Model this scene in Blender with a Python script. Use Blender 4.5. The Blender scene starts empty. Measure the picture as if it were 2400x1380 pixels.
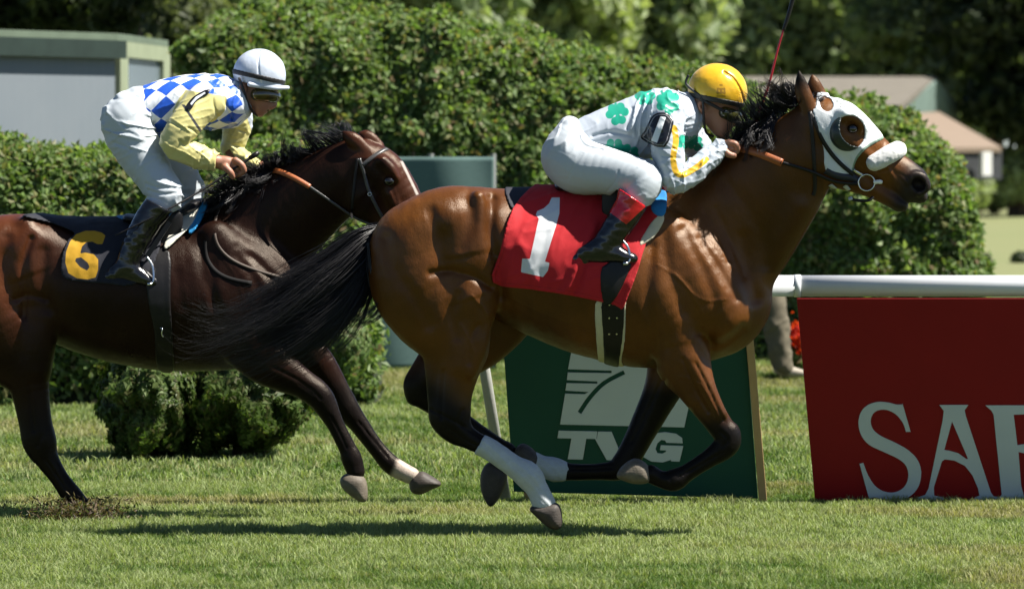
import bpy, math, random
import numpy as np
from mathutils import Vector
from mathutils.bvhtree import BVHTree
random.seed(7); RNG = np.random.default_rng(7)
SC = bpy.context.scene
COL = SC.collection
# ------------------------------------------------------------------ camera, sky, sun, exposure
FPX, CAMD, CAMH, HY, CX = 11880.0, 22.0, 1.71, 330.0, 1200.0   # focal length in photo pixels, distance to the front horse, eye height
cam = bpy.data.cameras.new('camera'); cam_o = bpy.data.objects.new('camera', cam); COL.objects.link(cam_o)
cam_o.location = (0, -CAMD, CAMH); cam_o.rotation_euler = (math.radians(90), 0, 0)
cam.sensor_width = 36; cam.lens = 36 * FPX / 2400; cam.shift_y = -(690 - HY) / 2400
cam.clip_end = 2000; cam.clip_start = 0.5
cam.dof.use_dof = True; cam.dof.focus_distance = 22.2; cam.dof.aperture_fstop = 5.0
SC.camera = cam_o
SUN_EL, SUN_AZ = 55.0, 98.0          # azimuth clockwise from +Y
w = bpy.data.worlds.new('World'); SC.world = w; w.use_nodes = True
sky = w.node_tree.nodes.new('ShaderNodeTexSky'); sky.sky_type = 'NISHITA'; sky.sun_disc = False
sky.air_density = 0.6; sky.dust_density = 0.2; sky.ozone_density = 2.0
sky.sun_elevation = math.radians(SUN_EL); sky.sun_rotation = math.radians(SUN_AZ)
bg = w.node_tree.nodes['Background']; bg.inputs[1].default_value = 0.05
w.node_tree.links.new(sky.outputs[0], bg.inputs[0])
sun = bpy.data.lights.new('sun', 'SUN'); sun.energy = 5.0; sun.angle = math.radians(0.55); sun.color = (1, 0.95, 0.87)
sun_o = bpy.data.objects.new('sun', sun); COL.objects.link(sun_o)
_e, _a = math.radians(SUN_EL), math.radians(SUN_AZ)
SUNV = Vector((math.sin(_a) * math.cos(_e), math.cos(_a) * math.cos(_e), math.sin(_e)))
sun_o.rotation_euler = SUNV.to_track_quat('Z', 'Y').to_euler(); sun_o.location = SUNV * 60
SC.view_settings.view_transform = 'Standard'; SC.view_settings.look = 'None'
SC.view_settings.gamma = 1; SC.view_settings.exposure = 1.32
# ------------------------------------------------------------------ small helpers
def P(px, py, Y=0.0):
    s = (Y + CAMD) / FPX
    return ((px - CX) * s, Y, CAMH - (py - HY) * s)
def M(r, Y=0.0): return r * (Y + CAMD) / FPX
def proj(V):
    d = V[:, 1] + CAMD
    return CX + FPX * V[:, 0] / d, HY - FPX * (V[:, 2] - CAMH) / d
def tag(o, label=None, cat=None, group=None, kind=None):
    if label: o['label'] = label
    if cat: o['category'] = cat
    if group: o['group'] = group
    if kind: o['kind'] = kind
    return o
def empty(name, loc, label=None, cat=None, group=None):
    o = bpy.data.objects.new(name, None); o.location = loc; o.empty_display_size = 0.1
    COL.objects.link(o); return tag(o, label, cat, group)
def obj(name, V, F, mat, parent=None, smooth=True, attrs=None):
    """numpy verts + faces (array of quads/tris or list) -> one linked mesh object; verts are world coordinates"""
    me = bpy.data.meshes.new(name)
    V = np.asarray(V, dtype=np.float32)
    if isinstance(F, np.ndarray):
        n = F.shape[1]
        me.vertices.add(len(V)); me.vertices.foreach_set('co', V.ravel())
        me.loops.add(F.size); me.loops.foreach_set('vertex_index', F.astype(np.int32).ravel())
        me.polygons.add(len(F)); me.polygons.foreach_set('loop_start', np.arange(0, F.size, n, dtype=np.int32))
        me.polygons.foreach_set('loop_total', np.full(len(F), n, dtype=np.int32))
        me.update(calc_edges=True)
    else:
        me.from_pydata([tuple(v) for v in V], [], F); me.update()
    me.polygons.foreach_set('use_smooth', np.full(len(me.polygons), smooth))
    for k, a in (attrs or {}).items():
        a = np.asarray(a, dtype=np.float32)
        if a.ndim == 1:
            me.attributes.new(k, 'FLOAT', 'POINT').data.foreach_set('value', a)
        elif k == 'Col':
            c = np.ones((len(V), 4), np.float32); c[:, :3] = a
            me.attributes.new(k, 'FLOAT_COLOR', 'POINT').data.foreach_set('color', c.ravel())
        else:
            me.attributes.new(k, 'FLOAT_VECTOR', 'POINT').data.foreach_set('vector', a.ravel())
    me.validate(); me.materials.append(mat)
    o = bpy.data.objects.new(name, me); COL.objects.link(o)
    if parent:
        o.parent = parent
        bpy.context.view_layer.update()
        o.matrix_parent_inverse = parent.matrix_world.inverted()
    return o
# ------------------------------------------------------------------ node materials
class N:
    def __init__(s, name):
        s.m = bpy.data.materials.new(name); s.m.use_nodes = True; s.t = s.m.node_tree
        s.b = s.t.nodes['Principled BSDF']; s.out = s.t.nodes['Material Output']
    def n(s, typ, **kw):
        x = s.t.nodes.new(typ)
        for k, v in kw.items(): setattr(x, k, v)
        return x
    def l(s, a, b): s.t.links.new(a, b)
    def set(s, **kw):
        for k, v in kw.items():
            i = s.b.inputs[k.replace('_', ' ')]
            if hasattr(v, 'is_linked'): s.l(v, i)
            else: i.default_value = (*v, 1) if isinstance(v, tuple) and len(v) == 3 and i.type == 'RGBA' else v
    def attr(s, name, out='Color'): return s.n('ShaderNodeAttribute', attribute_name=name).outputs[out]
    def coord(s, scale=(1, 1, 1)):
        m = s.n('ShaderNodeMapping'); m.inputs['Scale'].default_value = scale
        s.l(s.n('ShaderNodeTexCoord').outputs['Object'], m.inputs[0]); return m.outputs[0]
    def noise(s, scale, detail=4, rough=.55, vec=None, dist=0):
        x = s.n('ShaderNodeTexNoise'); x.inputs['Scale'].default_value = scale; x.inputs['Detail'].default_value = detail
        x.inputs['Roughness'].default_value = rough; x.inputs['Distortion'].default_value = dist
        s.l(vec if vec else s.coord(), x.inputs['Vector']); return x.outputs['Fac']
    def ramp(s, fac, stops):
        r = s.n('ShaderNodeValToRGB'); e = r.color_ramp.elements
        while len(e) < len(stops): e.new(.5)
        for el, (p, c) in zip(e, stops): el.position = p; el.color = (*c, 1)
        s.l(fac, r.inputs[0]); return r.outputs[0]
    def mix(s, fac, a, b, mode='MIX'):
        x = s.n('ShaderNodeMix', data_type='RGBA', blend_type=mode)
        for v, i in ((fac, x.inputs[0]), (a, x.inputs[6]), (b, x.inputs[7])):
            if hasattr(v, 'is_linked'): s.l(v, i)
            else: i.default_value = (*v, 1) if isinstance(v, tuple) else v
        return x.outputs[2]
    def math(s, op, a, b=0.0):
        x = s.n('ShaderNodeMath', operation=op)
        for v, i in ((a, x.inputs[0]), (b, x.inputs[1])):
            if hasattr(v, 'is_linked'): s.l(v, i)
            else: i.default_value = v
        return x.outputs[0]
    def inside(s, name, soft=0.0012):   # attribute is a signed distance in metres, negative inside
        x = s.n('ShaderNodeMapRange'); x.inputs[1].default_value = soft; x.inputs[2].default_value = -soft
        s.l(s.attr(name, 'Fac'), x.inputs[0]); return x.outputs[0]
    def bump(s, h, strength=.3, dist=.01):
        x = s.n('ShaderNodeBump'); x.inputs['Strength'].default_value = strength; x.inputs['Distance'].default_value = dist
        s.l(h, x.inputs['Height']); s.l(x.outputs[0], s.b.inputs['Normal']); return x
def simple(name, col, rough=.5, var=.12, scale=30, bump=.15, bdist=.003, metal=0, spec=.5, **kw):
    n = N(name); f = n.noise(scale)
    c = n.mix(f, tuple(v * (1 - var) for v in col), tuple(min(1, v * (1 + var)) for v in col))
    n.set(Base_Color=c, Roughness=rough, Metallic=metal, Specular_IOR_Level=spec, **kw)
    if bump: n.bump(n.noise(scale * 4), bump, bdist)
    return n.m
# ------------------------------------------------------------------ splines and polygons
def spline(pts, n=6, closed=False):
    p = np.asarray(pts, float); m = len(p); out = []
    rng = range(m if closed else m - 1)
    for i in rng:
        if closed: a, b, c, d = p[(i - 1) % m], p[i], p[(i + 1) % m], p[(i + 2) % m]
        else: a, b, c, d = p[max(i - 1, 0)], p[i], p[i + 1], p[min(i + 2, m - 1)]
        for t in np.linspace(0, 1, n, endpoint=False):
            out.append(.5 * ((2 * b) + (c - a) * t + (2 * a - 5 * b + 4 * c - d) * t * t + (3 * b - a - 3 * c + d) * t ** 3))
    if not closed: out.append(p[-1])
    return np.array(out)
def polysd(x, y, poly):
    """signed distance to polygon, negative inside"""
    poly = np.asarray(poly, float); shp = x.shape; x = x.ravel(); y = y.ravel()
    d = np.full(x.shape, 1e18); ins = np.zeros(x.shape, bool)
    for i in range(len(poly)):
        ax, ay = poly[i - 1]; bx, by = poly[i]; ex, ey = bx - ax, by - ay
        L = ex * ex + ey * ey
        if L == 0: continue
        t = np.clip(((x - ax) * ex + (y - ay) * ey) / L, 0, 1)
        d = np.minimum(d, (x - ax - t * ex) ** 2 + (y - ay - t * ey) ** 2)
        c = (ay > y) != (by > y)
        if ey != 0: ins ^= c & (x < ax + (y - ay) / ey * ex)
    d = np.sqrt(d)
    return np.where(ins, -d, d).reshape(shp)
def vnoise(Pn, scale, seed=0):
    """numpy value noise in -1..1"""
    q = Pn * scale + seed * 17.3; i = np.floor(q).astype(np.int64); f = q - i; f = f * f * (3 - 2 * f); r = 0
    for dx in (0, 1):
        for dy in (0, 1):
            for dz in (0, 1):
                h = (i[..., 0] + dx) * 374761393 + (i[..., 1] + dy) * 668265263 + (i[..., 2] + dz) * 2147483647 + seed * 974634541
                h = (h ^ (h >> 13)) * 1274126177; h = (h ^ (h >> 16)) & 0xffff
                wgt = (f[..., 0] if dx else 1 - f[..., 0]) * (f[..., 1] if dy else 1 - f[..., 1]) * (f[..., 2] if dz else 1 - f[..., 2])
                r = r + wgt * (h / 32767.5 - 1)
    return r
def creases(p, rot, sx, sl, seed, warp=.02):
    """sharp fold lines, 0..1, running along the direction rot (degrees in the picture plane)"""
    a = math.radians(rot); u = p[:, 0] * math.cos(a) + p[:, 2] * math.sin(a); v_ = -p[:, 0] * math.sin(a) + p[:, 2] * math.cos(a)
    q = np.stack([u * sl, v_ * sx + warp * sx * vnoise(p, 9, seed + 7), p[:, 1] * sl * 1.2], 1)
    r = 1 - np.abs(vnoise(q, 1.0, seed)); return np.clip((r - .55) / .45, 0, 1) ** 2
# ------------------------------------------------------------------ implicit surfaces: smooth unions on a grid, then surface nets
class Vol:
    def __init__(s, lo, hi, h):
        s.h = h; s.lo = np.array(lo, float); n = np.ceil((np.array(hi) - s.lo) / h).astype(int) + 1
        s.ax = [(s.lo[i] + h * np.arange(n[i])).astype(np.float32) for i in range(3)]
        s.F = np.full(tuple(n), 1.0, np.float32)
    def like(s, F): v = Vol.__new__(Vol); v.h, v.lo, v.ax, v.F = s.h, s.lo, s.ax, F; return v
    def sl(s, lo, hi):
        r = []
        for i in range(3):
            a = int(max(0, math.floor((lo[i] - s.lo[i]) / s.h))); b = int(min(len(s.ax[i]), math.ceil((hi[i] - s.lo[i]) / s.h) + 1))
            if b <= a: return None
            r.append(slice(a, b))
        return tuple(r)
    def g(s, sl): return s.ax[0][sl[0]][:, None, None], s.ax[1][sl[1]][None, :, None], s.ax[2][sl[2]][None, None, :]
    def chain_block(s, Q, m):
        """Q rows: x y z r sy"""
        R = Q[:, 3:4] * np.maximum(1, np.stack([np.ones(len(Q)), Q[:, 4], np.ones(len(Q))], 1))
        sl = s.sl((Q[:, :3] - R).min(0) - m, (Q[:, :3] + R).max(0) + m)
        if sl is None: return None, None
        D = np.full(tuple(x.stop - x.start for x in sl), 9.0, np.float32)
        for a, b, ra, rb in zip(Q[:-1], Q[1:], R[:-1], R[1:]):
            ss = s.sl(np.minimum(a[:3] - ra, b[:3] - rb) - m, np.maximum(a[:3] + ra, b[:3] + rb) + m)
            if ss is None: continue
            X, Y, Z = s.g(ss); d = b[:3] - a[:3]; sy = .5 * (a[4] + b[4])
            L = d[0] ** 2 + (d[1] / sy) ** 2 + d[2] ** 2 + 1e-12
            t = np.clip(((X - a[0]) * d[0] + (Z - a[2]) * d[2] + (Y - a[1]) * (d[1] / sy ** 2)) / np.float32(L), 0, 1)
            sv = a[4] + t * (b[4] - a[4])
            q = np.sqrt((X - a[0] - t * d[0]) ** 2 + (Z - a[2] - t * d[2]) ** 2 + ((Y - a[1] - t * d[1]) / sv) ** 2) - (a[3] + t * (b[3] - a[3]))
            k = tuple(slice(u.start - v.start, u.stop - v.start) for u, v in zip(ss, sl))
            D[k] = np.minimum(D[k], q)
        return sl, D
    def merge(s, sl, D, k, op):
        A = s.F[sl]
        if op == 'add':
            h = np.maximum(k - np.abs(A - D), 0) / k; s.F[sl] = np.minimum(A, D) - h * h * (k / 4)
        elif op == 'sub':
            h = np.maximum(k - np.abs(A + D), 0) / k; s.F[sl] = np.maximum(A, -D) + h * h * (k / 4)
        elif op == 'dent':   # shallow groove of depth k where D < 0
            s.F[sl] = A + k * np.clip(-D / max(1e-6, -D.min()), 0, 1)
    def chain(s, pts, Y0=0.0, k=.03, op='add', n=4, grow=0.0, yo=0.0):
        """pts rows: px py r_px [yoff [sy]] in photo pixels, given their own depth"""
        rows = [(list(p) + [0, 1][len(p) - 3:])[:5] for p in pts]
        q = spline(rows, n) if len(rows) > 1 else np.array(rows * 2, float) + [[0, 0, 0, 0, 0], [.1, 0, 0, 0, 0]]
        Q = np.array([[*P(r[0], r[1], Y0 + yo + r[3]), max(.002, M(r[2], Y0 + r[3]) + grow), r[4]] for r in q])
        sl, D = s.chain_block(Q, k + 4 * s.h)
        if sl is not None: s.merge(sl, D, k, op)
    def world_chain(s, pts, k=.004, op='add', n=3):
        """pts rows: x y z r in metres"""
        q = spline(pts, n); Q = np.concatenate([q, np.ones((len(q), 1))], 1)
        sl, D = s.chain_block(Q, k + 4 * s.h)
        if sl is not None: s.merge(sl, D, k, op)
    def ell(s, px, py, rx, rz, y, ry, rot=0.0, Y0=0.0, k=.04, op='add', depth=None):
        """ellipsoid: pixel centre, pixel radii, y offset and y radius in metres, rot degrees counter-clockwise in the picture"""
        c = P(px, py, Y0 + y); rx, rz = M(rx, Y0 + y), M(rz, Y0 + y); R = max(rx, rz)
        sl = s.sl((c[0] - R - k - .03, c[1] - ry - k - .03, c[2] - R - k - .03), (c[0] + R + k + .03, c[1] + ry + k + .03, c[2] + R + k + .03))
        if sl is None: return
        X, Y, Z = s.g(sl); a = math.radians(rot); X, Y, Z = X - c[0], Y - c[1], Z - c[2]
        U, W = X * math.cos(a) + Z * math.sin(a), -X * math.sin(a) + Z * math.cos(a)
        k0 = np.sqrt((U / rx) ** 2 + (Y / ry) ** 2 + (W / rz) ** 2); k1 = np.sqrt((U / rx ** 2) ** 2 + (Y / ry ** 2) ** 2 + (W / rz ** 2) ** 2)
        D = (k0 * (k0 - 1) / np.maximum(k1, 1e-6)).astype(np.float32)
        if op == 'dent': s.F[sl] += depth * np.clip(1 - k0, 0, 1) ** .8
        else: s.merge(sl, D, k, op)
    def groove(s, pts, w, depth, Y0=0.0, side=-1, ymax=None):
        """crease (depth > 0) or raised vein (depth < 0) along a picture path on one side of the body"""
        q = spline(pts, 5); q2 = np.array([P(a[0], a[1], Y0 - .2) for a in q])
        m = w * 2.5
        sl = s.sl((q2[:, 0].min() - m, Y0 - 9, q2[:, 2].min() - m), (q2[:, 0].max() + m, Y0 + 9, q2[:, 2].max() + m))
        X, Y, Z = s.g(sl); d = np.full((X.shape[0], 1, Z.shape[2]), 9.0)
        for a, b in zip(q2[:-1], q2[1:]):
            e = b - a; L = e[0] ** 2 + e[2] ** 2 + 1e-12
            t = np.clip(((X - a[0]) * e[0] + (Z - a[2]) * e[2]) / L, 0, 1)
            d = np.minimum(d, np.sqrt((X - a[0] - t * e[0]) ** 2 + (Z - a[2] - t * e[2]) ** 2))
        amt = depth * np.exp(-(d / w) ** 2)
        msk = ((Y - Y0) * side > (ymax or 0.03)).astype(np.float32)
        s.F[sl] += (amt * msk).astype(np.float32)
    def poly2d(s, poly, Yd):
        """signed distance (metres) of the picture polygon, at depth Yd, on the x/z grid"""
        q = np.array([P(a[0], a[1], Yd) for a in poly])[:, (0, 2)]
        X, Z = np.meshgrid(s.ax[0], s.ax[2], indexing='ij')
        return polysd(X.astype(float), Z.astype(float), q).astype(np.float32)[:, None, :]
    def displace(s, fn):
        sel = np.abs(s.F) < 6 * s.h; i = np.argwhere(sel)
        p = np.stack([s.ax[k][i[:, k]] for k in range(3)], 1).astype(float)
        s.F[sel] += fn(p).astype(np.float32)
    def mesh(s, smooth=1):
        F = s.F; In = F < 0; n = F.shape
        c = np.zeros((n[0] - 1, n[1] - 1, n[2] - 1), np.uint8)
        for dx in (0, 1):
            for dy in (0, 1):
                for dz in (0, 1): c += In[dx:n[0] - 1 + dx, dy:n[1] - 1 + dy, dz:n[2] - 1 + dz]
        act = (c > 0) & (c < 8); I = np.argwhere(act); idx = np.full(act.shape, -1, np.int32); idx[act] = np.arange(len(I))
        offs = np.array([(a, b, d) for a in (0, 1) for b in (0, 1) for d in (0, 1)])
        val = np.stack([F[I[:, 0] + o[0], I[:, 1] + o[1], I[:, 2] + o[2]] for o in offs], 1)
        acc = np.zeros((len(I), 3)); cnt = np.zeros(len(I))
        for a in range(8):
            for b in range(a + 1, 8):
                if np.abs(offs[a] - offs[b]).sum() != 1: continue
                va, vb = val[:, a], val[:, b]; m = (va < 0) != (vb < 0); t = np.where(m, va / np.where(m, va - vb, 1), 0)
                acc[m] += (offs[a] + t[:, None] * (offs[b] - offs[a]))[m]; cnt[m] += 1
        V = s.lo + s.h * (I + acc / np.maximum(cnt, 1)[:, None]); Q = []
        for ax in range(3):
            u, v = (ax + 1) % 3, (ax + 2) % 3
            s0 = [slice(None)] * 3; s1 = [slice(None)] * 3; s0[ax] = slice(0, -1); s1[ax] = slice(1, None)
            A, B = In[tuple(s0)], In[tuple(s1)]; e = np.argwhere(A != B); flip = A[tuple(e.T)]
            ok = (e[:, u] > 0) & (e[:, v] > 0) & (e[:, u] < n[u] - 1) & (e[:, v] < n[v] - 1); e = e[ok]; flip = flip[ok]
            def cell(du, dv): q = e.copy(); q[:, u] += du; q[:, v] += dv; return idx[tuple(q.T)]
            q = np.stack([cell(-1, -1), cell(0, -1), cell(0, 0), cell(-1, 0)], 1); q[~flip] = q[~flip][:, ::-1]; Q.append(q)
        Q = np.concatenate(Q); Q = Q[(Q >= 0).all(1)]
        for _ in range(smooth):
            for lam in (.5, -.52):
                acc = np.zeros_like(V); cnt = np.zeros(len(V))
                for j in range(4):
                    a, b = Q[:, j], Q[:, (j + 1) % 4]
                    for k in range(3): acc[:, k] += np.bincount(a, V[b, k], len(V)) + np.bincount(b, V[a, k], len(V))
                    cnt += np.bincount(a, minlength=len(V)) + np.bincount(b, minlength=len(V))
                V = V + lam * (acc / np.maximum(cnt, 1)[:, None] - V)
        return V, Q
# ------------------------------------------------------------------ tubes, ribbons, boxes
def tube_arrays(path, r, sides=8, cap=True):
    p = np.asarray(path, float); r = np.broadcast_to(np.asarray(r, float), (len(p),)); V, F = [], []
    T = np.gradient(p, axis=0); T /= np.linalg.norm(T, axis=1)[:, None] + 1e-12
    nrm = np.cross(T[0], [0, 0, 1.]); nrm = nrm if np.linalg.norm(nrm) > .1 else np.cross(T[0], [1., 0, 0])
    for i in range(len(p)):
        nrm = nrm - T[i] * nrm.dot(T[i]); nrm /= np.linalg.norm(nrm); b = np.cross(T[i], nrm)
        for j in range(sides):
            a = 2 * math.pi * j / sides; V.append(p[i] + r[i] * (math.cos(a) * nrm + math.sin(a) * b))
    for i in range(len(p) - 1):
        for j in range(sides):
            F.append((i * sides + j, i * sides + (j + 1) % sides, (i + 1) * sides + (j + 1) % sides, (i + 1) * sides + j))
    if cap: F.append(tuple(range(sides))[::-1]); F.append(tuple((len(p) - 1) * sides + j for j in range(sides)))
    return np.array(V), F
class MB:
    def __init__(s): s.V, s.F, s.n = [], [], 0
    def add(s, V, F): s.V.append(np.asarray(V, float)); s.F += [tuple(i + s.n for i in f) for f in F]; s.n += len(V); return s
    def tube(s, path, r, sides=8): return s.add(*tube_arrays(path, r, sides))
    def box(s, lo, hi, shear=0.0):
        V = [(x + shear * (z - hi[2]), y, z) for x in (lo[0], hi[0]) for y in (lo[1], hi[1]) for z in (lo[2], hi[2])]
        return s.add(V, [(0, 1, 3, 2), (4, 6, 7, 5), (0, 4, 5, 1), (2, 3, 7, 6), (0, 2, 6, 4), (1, 5, 7, 3)])
    def slab(s, poly, y0, y1):
        """picture polygon as a solid between two depths (world x/z taken at y0)"""
        q = [P(a[0], a[1], y0) for a in poly]; n = len(q)
        return s.add([(x, y0, z) for x, _, z in q] + [(x, y1, z) for x, _, z in q],
                     [tuple(range(n)), tuple(range(2 * n - 1, n - 1, -1))] + [(i, i + n, (i + 1) % n + n, (i + 1) % n) for i in range(n)])
    def ring(s, c, r, rr, axis=1, n=20, sides=6, sx=1.0):
        a = np.linspace(0, 2 * math.pi, n + 1); z = np.zeros_like(a)
        p = np.stack([np.cos(a) * r * sx, z, np.sin(a) * r], 1) if axis == 1 else np.stack([z, np.cos(a) * r, np.sin(a) * r], 1)
        return s.add(*tube_arrays(p + np.array(c), rr, sides))
    def build(s, name, mat, parent=None, smooth=False): return obj(name, np.concatenate(s.V), s.F, mat, parent, smooth)
def bevel(o, w=.004, seg=2):
    m = o.modifiers.new('bevel', 'BEVEL'); m.width = w; m.segments = seg; m.limit_method = 'ANGLE'; m.angle_limit = math.radians(40); return o
def fill_curve(name, splines, y0, depth, mat, parent):
    """flat lettering: picture polygons (holes by even-odd) as thin solids standing at depth y0"""
    cu = bpy.data.curves.new(name, 'CURVE'); cu.dimensions = '2D'; cu.fill_mode = 'BOTH'; cu.extrude = depth / 2
    for sp in splines:
        c = cu.splines.new('POLY'); c.points.add(len(sp) - 1); c.use_cyclic_u = True
        for pt, (a, b) in zip(c.points, sp):
            x, _, z = P(a, b, y0); pt.co = (x, z, 0, 1)
    t = bpy.data.objects.new(name, cu); COL.objects.link(t)
    t.rotation_euler = (math.radians(90), 0, 0); t.location = (0, y0, 0); bpy.context.view_layer.update()
    me = bpy.data.meshes.new_from_object(t.evaluated_get(bpy.context.evaluated_depsgraph_get())); me.transform(t.matrix_world)
    bpy.data.objects.remove(t); me.materials.clear(); me.materials.append(mat); me.name = name
    o = bpy.data.objects.new(name, me); COL.objects.link(o)
    if parent: o.parent = parent; bpy.context.view_layer.update(); o.matrix_parent_inverse = parent.matrix_world.inverted()
    return o
class Lean:
    """the leaning plane of the boards: their top edge is nearer the track than their foot"""
    def __init__(s, Yt, py_top, m): s.Yt, s.m, s.Zt = Yt, m, P(0, py_top, Yt)[2]; c = math.hypot(1, m); s.n = np.array((0, -1 / c, -m / c))
    def at(s, px, py, off=0.0):
        k = (py - HY) / FPX; Y = (s.Yt + s.m * (s.Zt - CAMH) + s.m * k * CAMD) / (1 - s.m * k); return np.array(P(px, py, Y)) + s.n * off
    def slab(s, poly, o0, o1):
        n = len(poly); return MB().add([s.at(*a, o0) for a in poly] + [s.at(*a, o1) for a in poly], [tuple(range(n))[::-1], tuple(range(n, 2 * n))] + [(i, (i + 1) % n, (i + 1) % n + n, i + n) for i in range(n)])
    def text(s, name, splines, off, mat, parent):
        o = fill_curve(name, splines, 0.0, .004, mat, None)
        for v in o.data.vertices: px, py = proj(np.array([[v.co.x, 0.0, v.co.z]])); v.co = s.at(px[0], py[0], off + v.co.y * -1 + .002)
        o.parent = parent; bpy.context.view_layer.update(); o.matrix_parent_inverse = parent.matrix_world.inverted(); return o
class Surf:
    """finds the near surface of a body under a picture point"""
    def __init__(s, *objs):
        V, F = [], []
        for o in objs:
            n = len(V); mw = o.matrix_world
            V += [mw @ v.co for v in o.data.vertices]; F += [[i + n for i in p.vertices] for p in o.data.polygons]
        s.t = BVHTree.FromPolygons(V, F)
    def hit(s, px, py, off=.004, y=None):
        c = Vector((0, -CAMD, CAMH)); d = (Vector(P(px, py, 0)) - c).normalized()
        loc, nr, i, ds = s.t.ray_cast(c, d)
        if loc is None:
            yy = y if y is not None else 0; return Vector(P(px, py, yy)), Vector((0, -1, 0))
        if nr.dot(d) > 0: nr = -nr
        return loc + nr * off, nr
    def ribbon(s, pts, width, off=.004, n=6, thick=.004, y=None, relax=4):
        """flat strap lying on the body along a picture path; (verts, faces)"""
        q = spline(pts, n); h = [s.hit(a[0], a[1], off, y) for a in q]
        p = np.array([x[0] for x in h]); nr = np.array([x[1] for x in h])
        for _ in range(relax):
            p[1:-1] = np.stack([.25 * p[:-2] + .5 * p[1:-1] + .25 * p[2:]])[0]; nr[1:-1] = .25 * nr[:-2] + .5 * nr[1:-1] + .25 * nr[2:]
        return ribbon(p, nr, width, thick)
def ribbon(p, nr, width, thick):
    p = np.asarray(p, float); nr = np.asarray(nr, float); T = np.gradient(p, axis=0)
    b = np.cross(T, nr); b /= np.linalg.norm(b, axis=1)[:, None] + 1e-9; nr = nr / (np.linalg.norm(nr, axis=1)[:, None] + 1e-9)
    wv = (np.broadcast_to(width, (len(p),)) / 2)[:, None]; V = []
    for i in range(len(p)): V += [p[i] - b[i] * wv[i] - nr[i] * thick, p[i] - b[i] * wv[i], p[i] + b[i] * wv[i], p[i] + b[i] * wv[i] - nr[i] * thick]
    F = [(i * 4 + j, i * 4 + (j + 1) % 4, i * 4 + 4 + (j + 1) % 4, i * 4 + 4 + j) for i in range(len(p) - 1) for j in range(4)]
    F += [(3, 2, 1, 0), tuple(len(V) - 4 + j for j in range(4))]
    return np.array(V), F
def strands(paths, r0, sides=3, taper=1.0):
    """many hairs in one mesh. paths (n, m, 3); root radius per hair"""
    n, m, _ = paths.shape; T = np.gradient(paths, axis=1); T /= np.linalg.norm(T, axis=2)[..., None] + 1e-9
    up = np.array([0.1, 1.0, 0.15]); a = np.cross(T, up); a /= np.linalg.norm(a, axis=2)[..., None] + 1e-9; b = np.cross(T, a)
    t = np.linspace(0, 1, m); rad = (np.asarray(r0)[:, None] * (1 - taper * t ** 2.2)[None]).clip(2e-4)
    V = np.stack([paths + rad[..., None] * (math.cos(2 * math.pi * j / sides) * a + math.sin(2 * math.pi * j / sides) * b) for j in range(sides)], 2)
    i = np.arange(n)[:, None, None] * m * sides + np.arange(m - 1)[None, :, None] * sides; j = np.arange(sides)[None, None]
    F = np.stack([i + j, i + (j + 1) % sides, i + sides + (j + 1) % sides, i + sides + j], -1).reshape(-1, 4)
    return V.reshape(-1, 3), F
# ------------------------------------------------------------------ coat, hair, hoof, tack materials
def coat_material(name, rough=.43, spec=.34):
    n = N(name); c = n.attr('Col')
    v = n.noise(9, 5, .6); f = n.noise(240, 3, .6, n.coord((1, 1, .35)))
    c2 = n.mix(n.ramp(v, [(.3, (.74, .72, .7)), (.7, (1.12, 1.12, 1.12))]), c, (0, 0, 0)); c2 = n.mix(1.0, c, n.ramp(v, [(.3, (.78, .76, .74)), (.72, (1, 1, 1))]), 'MULTIPLY')
    c3 = n.mix(1.0, c2, n.ramp(f, [(.3, (.8, .8, .8)), (.7, (1, 1, 1))]), 'MULTIPLY')
    r = n.math('ADD', n.math('MULTIPLY', n.noise(14, 4), .22), rough - .11)
    sweat = n.ramp(n.noise(6, 6, .65), [(.42, (0, 0, 0)), (.62, (1, 1, 1))])
    sp = n.n('ShaderNodeMapRange'); sp.inputs[1].default_value = .006; sp.inputs[2].default_value = .028; sp.inputs[3].default_value = .13; sp.inputs[4].default_value = spec; n.l(c, sp.inputs[0])
    n.set(Base_Color=c3, Roughness=n.math('SUBTRACT', r, n.math('MULTIPLY', sweat, .12)), Specular_IOR_Level=sp.outputs[0], Specular_Tint=(1.0, .86, .7))
    hair = n.noise(900, 2, .6, n.coord((1, 1, .18))); skin = n.noise(70, 5, .65, n.coord((1, 1, .5)))
    n.bump(n.math('ADD', n.math('ADD', n.math('MULTIPLY', f, .35), n.math('MULTIPLY', hair, .3)), n.math('MULTIPLY', skin, .9)), .42, .005)
    return n.m
COAT = coat_material('bay_coat'); COAT_DARK = coat_material('dark_bay_coat', .40, .3)
def hair_material(name, col):
    n = N(name); n.set(Base_Color=n.mix(n.noise(60), tuple(c * .6 for c in col), tuple(c * 1.6 for c in col)), Roughness=.42, Specular_IOR_Level=.5); return n.m
HAIR = hair_material('black_hair', (.006, .005, .006))
def horn(name, a, b):
    n = N(name); w_ = n.n('ShaderNodeTexWave', wave_type='BANDS', bands_direction='Z'); w_.inputs['Scale'].default_value = 28; w_.inputs['Distortion'].default_value = 2.5; n.l(n.coord(), w_.inputs[0])
    n.set(Base_Color=n.mix(n.math('MULTIPLY', n.noise(30, 5, .7), 1.0), a, b), Roughness=.6, Specular_IOR_Level=.3); n.bump(n.math('ADD', n.math('MULTIPLY', w_.outputs['Fac'], .12), n.noise(90, 4)), .5, .003); return n.m
HOOF = horn('hoof_horn', (.018, .015, .013), (.085, .070, .058)); HOOF_PALE = horn('pale_hoof_horn', (.05, .04, .03), (.20, .17, .13))
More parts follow.
